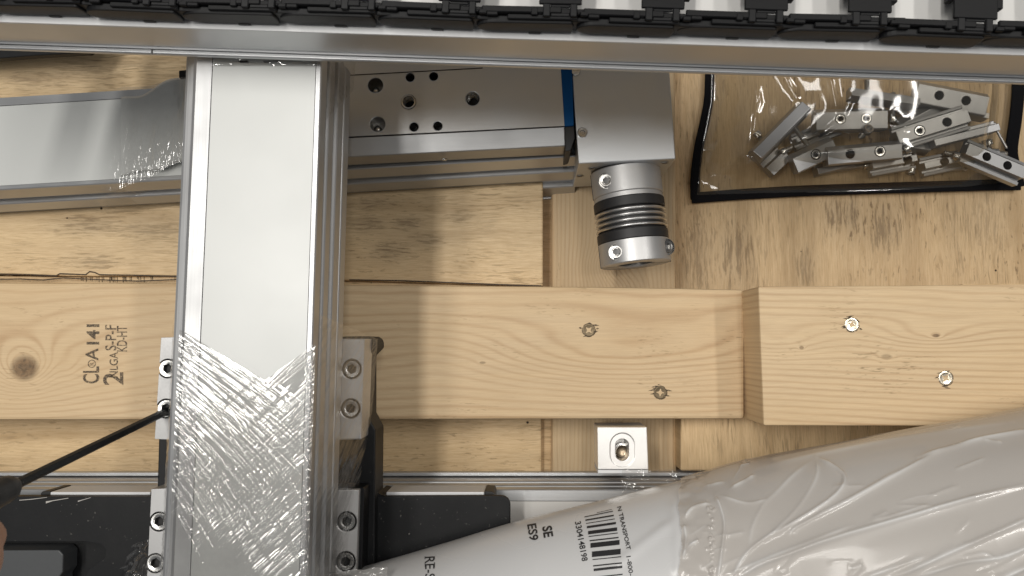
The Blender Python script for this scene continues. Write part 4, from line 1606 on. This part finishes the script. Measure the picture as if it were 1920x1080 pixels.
for (poly, hgt, wd) in (
        ([(1397, 120), (1412, 180), (1417, 198), (1412, 213), (1390, 228), (1340, 262), (1318, 290)], .0019, 9),
        ([(1448, 120), (1475, 170), (1492, 200)], .0019, 9),
        ([(1537, 120), (1548, 175), (1553, 205), (1550, 232), (1530, 250), (1480, 280)], .0021, 9),
        ([(1500, 285), (1555, 252), (1575, 262), (1680, 262), (1760, 250)], .0030, 8),
        ([(1640, 225), (1660, 245), (1680, 252)], .0024, 10),
        ([(1318, 332), (1360, 318), (1430, 303)], .0022, 5),
        ([(1900, 130), (1903, 200)], .0030, 6),
        ([(1500, 120), (1504, 150)], .0026, 9),
        ([(1563, 230), (1578, 196)], .0034, 9)):
    d, at = seg_dist(PXY, poly)
    hm += .42 * hgt * np.exp(-(d / wd) ** 1.8) * np.clip(np.sin(np.pi * np.clip(at, .06, .94)) * 2.2, 0, 1)
for i in range(gy):
    for j in range(gx_):
        q = P(PXY[i, j, 0], PXY[i, j, 1], .02)
        V[i, j] = (q.x, q.y, hm[i, j])
obj('clear_front', grid_mesh('clear_front', V), M_CLEAR, pouch)


# hardware prototypes (local: length along x, width along y, z up)
def block_mesh(L, Wd_, Ht, ch, holes_, lip=False, kind='clamp'):
    """extruded clamp block; holes (x, r, depth)"""
    mb = MB()
    if kind == 'clamp':
        sec = [(-Wd_ / 2, 0), (Wd_ / 2, 0), (Wd_ / 2, Ht * .55), (Wd_ / 2 - ch, Ht), (-Wd_ / 2 + ch * .3, Ht), (-Wd_ / 2, Ht * .9)]
    elif kind == 'strip':
        a = Wd_ / 2
        sec = [(-a, 0), (a, 0), (a, Ht * .50), (a - .0022, Ht * .55), (a - .0026, Ht * .38), (a - .0046, Ht * .38), (a - .0050, Ht), (-a + .0050, Ht), (-a + .0046, Ht * .38), (-a + .0026, Ht * .38), (-a + .0022, Ht * .6), (-a, Ht * .55)]
    else:
        a = Wd_ / 2
        sec = [(-a, 0), (a, 0), (a, Ht * .55), (a * .35, Ht * .55), (a * .35, Ht * .7), (a * .2, Ht), (-a, Ht)]
    mb.extr(sec, (-L / 2, 0, 0), (L / 2, 0, 0), Vector((0, 1, 0)))
    o = obj('bracket_body', mb, M_ALU, None, .0004, local=True)
    if holes_:
        cut = MB()
        for (x, r) in holes_:
            cyl(cut, (x, 0), r, Ht * .18, Ht + .003, 20)
        carve(o, cut)
    me = o.data
    bpy.data.objects.remove(o)
    return me


BR = {}


def bracket(label, px, py, ang, Lpx, Wpx, z, kind, holes_=(), bolts=(), tilt=(0, 0), Ht=.011):
    s = (H_CAM - z) / F
    L, Wq = Lpx * s, Wpx * s
    me = block_mesh(L, Wq, Ht, .0032, [(h * L, .0034 if (i not in bolts) else .0040) for i, h in enumerate(holes_)], kind=kind)
    c = P(px, py, z)
    t = thing('clamp_bracket', label, 'bracket', (c.x, c.y, z - Ht * .5), 'aluminium brackets in the pouch', (tilt[0], tilt[1], math.radians(ang)))
    b = obj('bracket_body', me, M_ALU, t, .0004, local=True)
    for i, h in enumerate(holes_):
        if i in bolts:
            m, hx = MB(), MB()
            Mx = Matrix.Translation((h * L, 0, Ht - .0010))
            cap_bolt(m, hx, Mx, .0036, .0010, .55)
            q = obj('bolt', m, M_STEEL, t, local=True)
            smooth_by_angle(q, 30)
            obj('hex_recess', hx, M_DARK, q, local=True)
        else:
            obj('hole_floor', MB().lathe([(.0033, Ht * .2), (0, Ht * .2)], 16, Matrix.Translation((h * L, 0, 0))), M_DARK, t, local=True)
    return t


bracket('upper right block with two open counterbores, by the pouch corner', 1780, 184, -12, 132, 44, .022, 'clamp', (-.19, .19), (), (.16, 0))
bracket('grooved strip lying flat below the rail, tail towards the upper right block', 1655, 186, -9, 128, 24, .022, 'angle', (), (), (-.2, 0))
bracket('thin bright strip half hidden under the upper right block', 1782, 206, -11, 132, 18, .014, 'angle')
bracket('big plain block leaning steeply at the left of the pile', 1462, 251, 45, 136, 30, .026, 'clamp', (), (), (-.18, .05), .014)
bracket('small ledge piece sticking out below the steep left block', 1452, 304, 43, 46, 34, .014, 'angle')
bracket('level block with two socket screws near the middle of the pile', 1592, 224, 1, 132, 42, .020, 'clamp', (-.16, .20), (0, 1), (.1, 0))
bracket('grooved strip with a round hole and a small screw, lying across the right side', 1745, 240, 17, 136, 48, .026, 'strip', (-.19, .19), (0,), (0, -.05), .010)
bracket('narrow plain bar pointing to the long screw at the right', 1805, 252, 14, 124, 22, .022, 'angle')
bracket('short tilted block with one screw head, left of the long low block', 1522, 290, 25, 84, 38, .022, 'clamp', (.02,), (0,), (.15, 0))
bracket('long low block with one open hole and one screw, front of the pile', 1616, 286, 5, 138, 36, .026, 'clamp', (-.20, .20), (1,), (.14, 0))
bracket('plate with a front lip at the lower middle of the pile', 1672, 306, 10, 84, 36, .014, 'strip', (.28,), ())
bracket('short plate with a single dark hole behind the lower right strip', 1764, 306, 12, 74, 36, .013, 'strip', (0,), ())
bracket('grooved strip with two dark holes in the lower right corner', 1860, 304, -23, 116, 46, .024, 'strip', (-.17, .19), (), (0, .05), .010)
bracket('dark wedge of bracket between the crossing strip and the bright thin strip', 1716, 216, 28, 84, 24, .016, 'clamp', (), (), (.3, 0))
bracket('small plate end under the long low block, right of the screw head', 1706, 272, -8, 66, 30, .013, 'angle', (), (), (-.2, 0))
bracket('flat plate hidden under the level block and the steep left block', 1530, 252, 20, 90, 32, .010, 'strip', (.1,), ())
bracket('dull sliver of bracket under the short tilted block', 1562, 312, 14, 70, 20, .011, 'angle')


def screw_proto(L, r, hr):
    t_ = MB()
    pr = [(0, -L), (r * .8, -L), (r * .85, -L + .0006)]
    n = int(L / .0011)
    for k in range(n):
        z = -L + .0006 + (L - .0006) * (k + .5) / n
        pr += [(r, z), (r * .82, z + L / n * .5)]
    pr += [(r * .9, 0)]
    t_.lathe(pr, 14)
    h_, hx = MB(), MB()
    h_.lathe([(0, -.0002), (hr, -.0002), (hr, hr * .9), (hr * .92, hr * 1.05), (hr * .62, hr * 1.05), (hr * .58, hr * .6), (0, hr * .6)], 20)
    return t_, h_


SCR = {}


def screw(label, px, py, z, ang, kind='long', pitch=0.05):
    if kind not in SCR:
        L, r, hr = {'long': (.021, .0021, .0036), 'thin': (.020, .0011, .0022), 'short': (.008, .0024, .0040)}[kind]
        a, b = screw_proto(L, r, hr)
        c = P(px, py, z)
        t = thing('socket_screw', label, 'screw', c, 'loose screws in the pouch')
        s1 = obj('shank', a, M_DULL, t, local=True)
        smooth_by_angle(s1, 50)
        s2 = obj('head', b, M_STEEL, t, local=True)
        smooth_by_angle(s2, 35)
        SCR[kind] = t
    else:
        t = copy_tree(SCR[kind])
        t['label'] = label
        t.location = P(px, py, z)
    d = Vector((math.cos(math.radians(ang)), math.sin(math.radians(ang)), pitch)).normalized()   # head direction
    t.rotation_euler = d.to_track_quat('Z', 'Y').to_euler()
    return t


screw('small cap screw lying alone left of the pile', 1422, 256, .007, 130, 'short')
screw('dark threaded screw pointing up out of the pile under the rail', 1626, 172, .012, -92)
screw('screw standing against the steep left block', 1487, 236, .024, 130, 'long', .2)
screw('upright screw between the middle block and the crossing strip', 1673, 222, .016, -95)
screw('slanting screw under the end of the thin bright strip', 1688, 207, .014, 150)
screw('screw head facing up at the middle of the pile', 1624, 246, .024, 60, 'short', 2.4)
screw('cap screw behind the lower right strip', 1832, 275, .012, -45, 'short', .4)
screw('dull cap screw just above the short plate', 1790, 292, .018, -30, 'short', .6)
screw('long thin screw leaning towards the right binding', 1864, 236, .016, 118, 'thin')
screw('thick screw beside the right binding', 1868, 288, .012, 178, 'short')
screw('stub screw nearest the right binding corner', 1852, 272, .010, 100, 'short')
screw('slanting screw between the lower plates', 1708, 318, .012, -105)
screw('long screw lying flat at the front of the pile', 1618, 311, .012, 8)
screw('thin screw at the front edge beside the lower right strip', 1806, 317, .010, 5, 'thin')
screw('small screw just right of the long low block', 1694, 282, .024, 30, 'short', .2)
screw('screw tucked under the steep left block', 1470, 284, .016, -150, 'short', .2)

# ------------------------------------------------------------------ roll in its plastic sleeve
roll = thing('packed_roll', 'white printed roll in a milky crumpled plastic sleeve at the bottom right', 'package', P(1300, 1050, .1))
ZC = 0.148
sil = [(430, 1136), (560, 1100), (700, 1063), (830, 1025), (960, 986), (1120, 946), (1290, 902), (1410, 871), (1600, 834), (1760, 803), (1920, 773), (2080, 742), (2240, 712)]


def roll_surface(nl, na, x_lo, x_hi, grow, R_of, th0=-0.5, th1=2.1):
    pts = curve_pts([(x, y, 0) for x, y in sil], 400)
    pts = [q for q in pts if x_lo <= q.x <= x_hi]
    ln = [pts[int(i * (len(pts) - 1) / (nl - 1))] if False else None for i in range(0)]
    xs_ = np.array([q.x for q in pts])
    ys_ = np.array([q.y for q in pts])
    s = np.linspace(0, 1, nl)
    xi = np.interp(s, np.linspace(0, 1, len(xs_)), xs_)
    yi = np.interp(s, np.linspace(0, 1, len(ys_)), ys_)
    W = np.array([P(a, b, ZC)[:] for a, b in zip(xi, yi)])
    tan = np.gradient(W, axis=0)
    tan /= np.linalg.norm(tan, axis=1, keepdims=True)
    k = 41
    pad = np.pad(tan, ((k // 2, k // 2), (0, 0)), 'edge')
    tan = np.stack([np.convolve(pad[:, c], np.ones(k) / k, 'valid') for c in range(3)], 1)
    tan /= np.linalg.norm(tan, axis=1, keepdims=True)
    per = np.stack([tan[:, 1], -tan[:, 0], np.zeros(nl)], 1)     # towards the bottom of the picture
    Rr = R_of(xi)
    th = np.linspace(th0, th1, na)
    C = W + per * Rr[:, None]
    N = -per[:, None, :] * np.cos(th)[None, :, None] + np.array([0, 0, 1.0])[None, None] * np.sin(th)[None, :, None]
    V = C[:, None, :] + N * (Rr[:, None, None] + grow)
    return V, N


body, Nb = roll_surface(460, 90, 430, 2240, 0.0, lambda x: np.interp(x, [1300, 1400, 1700, 2200], [.056, .0575, .066, .075]))
hb = np.zeros(body.shape[:2])
pb = proj(body)
for (poly, hgt, wd) in (([(1150, 1062), (1185, 1035), (1268, 972)], .0011, 9), ([(1262, 930), (1270, 1000), (1272, 1090)], .0010, 9)):
    d, at = seg_dist(pb, poly)
    hb += hgt * np.exp(-(d / wd) ** 2) * np.clip(np.sin(np.pi * np.clip(at, .02, .98)) * 2.5, 0, 1)
hb += .0003 * vnoise(hb.shape, (60, 20), 61) + .0007 * vnoise(hb.shape, (120, 40), 62)
body = body + Nb * hb[..., None]
tb = obj('tube_body', grid_mesh('tube_body', body), M_PAPER, roll)
bm = bmesh.new()
bm.from_mesh(tb.data)
bvh = BVHTree.FromBMesh(bm)
bm.free()


def on_roll(px_, py_, off=.00035):
    d = (ROT @ Vector((px_ - 960, -(py_ - 540), -F))).normalized()
    hit, nrm, i_, dist = bvh.ray_cast(CAMP, d)
    if hit is None:
        return P(px_, py_, ZC)
    if nrm.dot(d) > 0:
        nrm = -nrm
    return hit + nrm * off


def cpx(u, v):
    return 960 + u / 5.333, 920 + v / 5.333


bars = [((850, 226), (1000, 192), 5), ((725, 268), (1010, 210), 9), ((735, 300), (1018, 252), 15), ((742, 333), (1028, 287), 8), ((750, 370), (1040, 328), 23), ((762, 425), (1052, 388), 35),
        ((767, 463), (1058, 427), 9), ((777, 505), (1066, 472), 13), ((785, 552), (1076, 520), 48), ((800, 640), (1087, 612), 56), ((806, 692), (1092, 664), 9),
        ((812, 755), (1098, 724), 13), ((818, 795), (1102, 762), 25), ((825, 868), (1106, 838), 12), ((830, 910), (1112, 880), 40)]
for a, b, th_ in bars:
    v, f = [], []
    n1, n2 = 12, max(2, int(th_ / 8) + 1)
    for i in range(n1):
        for j in range(n2):
            q = i / (n1 - 1)
            e = (j / (n2 - 1) - .5) * th_
            v.append(on_roll(*cpx(a[0] + (b[0] - a[0]) * q, a[1] + (b[1] - a[1]) * q + e)))
    f = [(i * n2 + j, i * n2 + j + 1, (i + 1) * n2 + j + 1, (i + 1) * n2 + j) for i in range(n1 - 1) for j in range(n2 - 1)]
    obj('barcode_bar', new_mesh('barcode_bar', v, f), M_INK, tb)
for txt, o_, e_, up_, bo in (('3304148198', (628, 318), (700, 712), (60, -12), .016), ('SE', (300, 368), (318, 478), (98, -18), .03), ('ES9', (150, 345), (176, 508), (92, -16), .02),
                             ('N TRANSPORT', (1052, 168), (1148, 598), (42, -10), .018), ('1-800-', (1142, 660), (1172, 855), (44, -8), .012)):
    o2, e2 = cpx(*o_), cpx(*e_)
    lettering_on('lettering', txt, o2, e2, (up_[0] / 5.333, up_[1] / 5.333), tb, M_INK, on_roll, bo)
lettering_on('lettering', 'RE-S', (797, 1045), (797.5, 1086), (18, -1), tb, M_INK, on_roll, .004)
# serifs of the larger print
mb = MB()
for (x0, y0, x1, y1) in ((796.6, 1044.2, 797.6, 1049), (796.8, 1055, 797.8, 1064), (814.2, 1044, 815.4, 1050), (814.4, 1055, 815.6, 1064)):
    mb.add([on_roll(x0, y0), on_roll(x1, y0), on_roll(x1, y1), on_roll(x0, y1)], [(0, 1, 2, 3)])
obj('lettering', mb, M_INK, tb)

# sleeve
sl, Ns = roll_surface(760, 300, 1200, 2240, .0016, lambda x: np.interp(x, [1260, 1400, 1700, 2200], [.0562, .060, .070, .080]), -0.7, 1.9)
ps = proj(sl)
hs = np.zeros(sl.shape[:2])
glint = np.zeros(sl.shape[:2])
folds = [([(1530, 862), (1500, 884), (1480, 900), (1455, 925), (1433, 945), (1412, 985), (1405, 1025)], .0011, 10),
         ([(1530, 862), (1553, 873), (1578, 888), (1584, 903), (1575, 920), (1545, 945), (1480, 985), (1432, 1014)], .0030, 9),
         ([(1530, 862), (1533, 890), (1515, 925), (1480, 970), (1440, 1005)], .0011, 8),
         ([(1480, 1000), (1500, 985), (1580, 945), (1690, 885), (1760, 850)], .0024, 7),
         ([(1515, 975), (1600, 930), (1690, 880)], .0012, 4),
         ([(1380, 1085), (1420, 1060), (1470, 1042), (1560, 1010), (1700, 970), (1800, 940), (1960, 902)], .0042, 11),
         ([(1630, 978), (1690, 962), (1745, 944)], .0012, 5),
         ([(1720, 860), (1790, 840), (1840, 824), (1960, 802)], .0030, 9),
         ([(1840, 826), (1880, 830)], .0010, 4),
         ([(1660, 1088), (1780, 1035), (1840, 1010), (1960, 958)], .0036, 10),
         ([(1610, 1086), (1680, 1062), (1735, 1042)], .0014, 6),
         ([(1720, 1080), (1800, 1055), (1880, 1043), (1960, 1008)], .0030, 9),
         ([(1800, 1045), (1840, 1038), (1865, 1046)], .0012, 5),
         ([(1340, 930), (1350, 950), (1358, 985), (1352, 1040), (1345, 1090)], .0026, 6),
         ([(1283, 970), (1300, 953), (1334, 944)], .0022, 6),
         ([(1281, 1040), (1296, 1020), (1312, 1010)], .0022, 5),
         ([(1282, 980), (1286, 1010), (1281, 1050)], .0024, 6),
         ([(1370, 917), (1395, 905), (1416, 893)], .0018, 6),
         ([(1322, 912), (1360, 905)], .0012, 5),
         ([(1350, 930), (1400, 944), (1440, 938)], .0012, 6),
         ([(1370, 1085), (1404, 1032), (1470, 985)], .0018, 6),
         ([(1350, 1082), (1480, 1030), (1600, 985)], .0016, 8),
         ([(1420, 880), (1560, 850), (1700, 822), (1900, 790)], .0016, 14),
         ([(1850, 1092), (1960, 1045)], .0040, 14)]
for (poly, hgt, wd) in folds:
    pp = [tuple(q) for q in curve_pts([(a, b, 0) for a, b in poly], 14)] if len(poly) > 2 else poly
    pp = [(q[0], q[1]) for q in pp]
    d, at = seg_dist(ps, pp)
    hs += .62 * hgt * (.6 * np.exp(-(d / wd) ** 1.25) + .4 * np.exp(-(d / (wd * .38)) ** 2)) * np.clip(np.sin(np.pi * np.clip(at, .03, .97)) * 2.4, 0, 1)
    wk = min(1.0, hgt / .0020) * (.55 + .45 * np.sin(at * 9 + wd * 3))       # highlights of the sharp folds, painted into the colour
    glint = np.maximum(glint, (np.exp(-(d / (1.5 + wd * .16)) ** 2) + .16 * np.exp(-(d / (wd * 1.6)) ** 2)) * wk * np.clip(np.sin(np.pi * np.clip(at, .02, .98)) * 2, 0, 1))
rgc = np.random.default_rng(12)
for k in range(26):                                           # small random creases
    x0_, y0_ = rgc.uniform(1290, 1930), rgc.uniform(830, 1085)
    a_ = rgc.normal(-.32, .30)
    L_ = rgc.uniform(18, 80)
    pl_ = [(x0_, y0_), (x0_ + L_ * .5 * math.cos(a_), y0_ + L_ * .5 * math.sin(a_) + rgc.normal(0, 2)), (x0_ + L_ * math.cos(a_), y0_ + L_ * math.sin(a_))]
    d, at = seg_dist(ps, pl_)
    m_ = np.clip(np.sin(np.pi * np.clip(at, .0, 1)) * 1.6, 0, 1)
    hh_ = rgc.uniform(.0002, .0007)
    hs += hh_ * np.exp(-(d / rgc.uniform(2, 5)) ** 1.3) * m_
    glint = np.maximum(glint, .45 * np.exp(-(d / 1.2) ** 2) * m_ * rgc.uniform(0, 1))  # faint painted glint on each small crease
hs += .0007 * vnoise(hs.shape, (70, 40), 71) * .5 + .0010 * vnoise(hs.shape, (160, 60), 72)
dl = np.clip(1 - (ps[..., 0] - 1275) / 75, 0, 1)              # bunched seam at the sleeve's end
hs += dl * (.0010 * vnoise(hs.shape, (22, 16), 73) + .0005 * vnoise(hs.shape, (8, 8), 74))
rg = np.random.default_rng(2)
for k in range(46):                                           # beads along the heat seal
    a, b = 1334 + rg.normal(0, 3.5), rg.uniform(950, 1080)
    d = np.hypot(ps[..., 0] - a, ps[..., 1] - b)
    hs += .0007 * np.exp(-(d / rg.uniform(1.4, 3)) ** 2)
sl = sl + Ns * hs[..., None]
me = grid_mesh('plastic_sleeve', sl)
at_ = me.attributes.new('fold_glint', 'FLOAT', 'POINT')
at_.data.foreach_set('value', np.clip(glint, 0, 1).reshape(-1).astype(np.float32))
lim = 1274 + 3 * np.sin(ps[..., 1] * .045) + 1 * np.sin(ps[..., 1] * .21)
kf = (ps[..., 0] > lim).reshape(-1)
bm = bmesh.new()
bm.from_mesh(me)
bm.verts.ensure_lookup_table()
bmesh.ops.delete(bm, geom=[v for v in bm.verts if not kf[v.index]], context='VERTS')
bm.to_mesh(me)
bm.free()
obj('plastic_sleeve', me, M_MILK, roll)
# loose film round the far end of the roll
V = np.zeros((60, 120, 3))
for i in range(60):
    for j in range(120):
        x = 560 + j * 1.4
        V[i, j] = P(x, max(1056, 1074 - (x - 560) * .06) + i * .9, .172 + .0004 * j * 0)
V[..., 2] += .004 * vnoise((60, 120), (20, 26), 81) + .002 * vnoise((60, 120), (9, 11), 82)
obj('film_tail', grid_mesh('film_tail', V), film('tail film', .55, (.9, .9, .9), .10, 1.8, (.56, .55, .53)), roll)
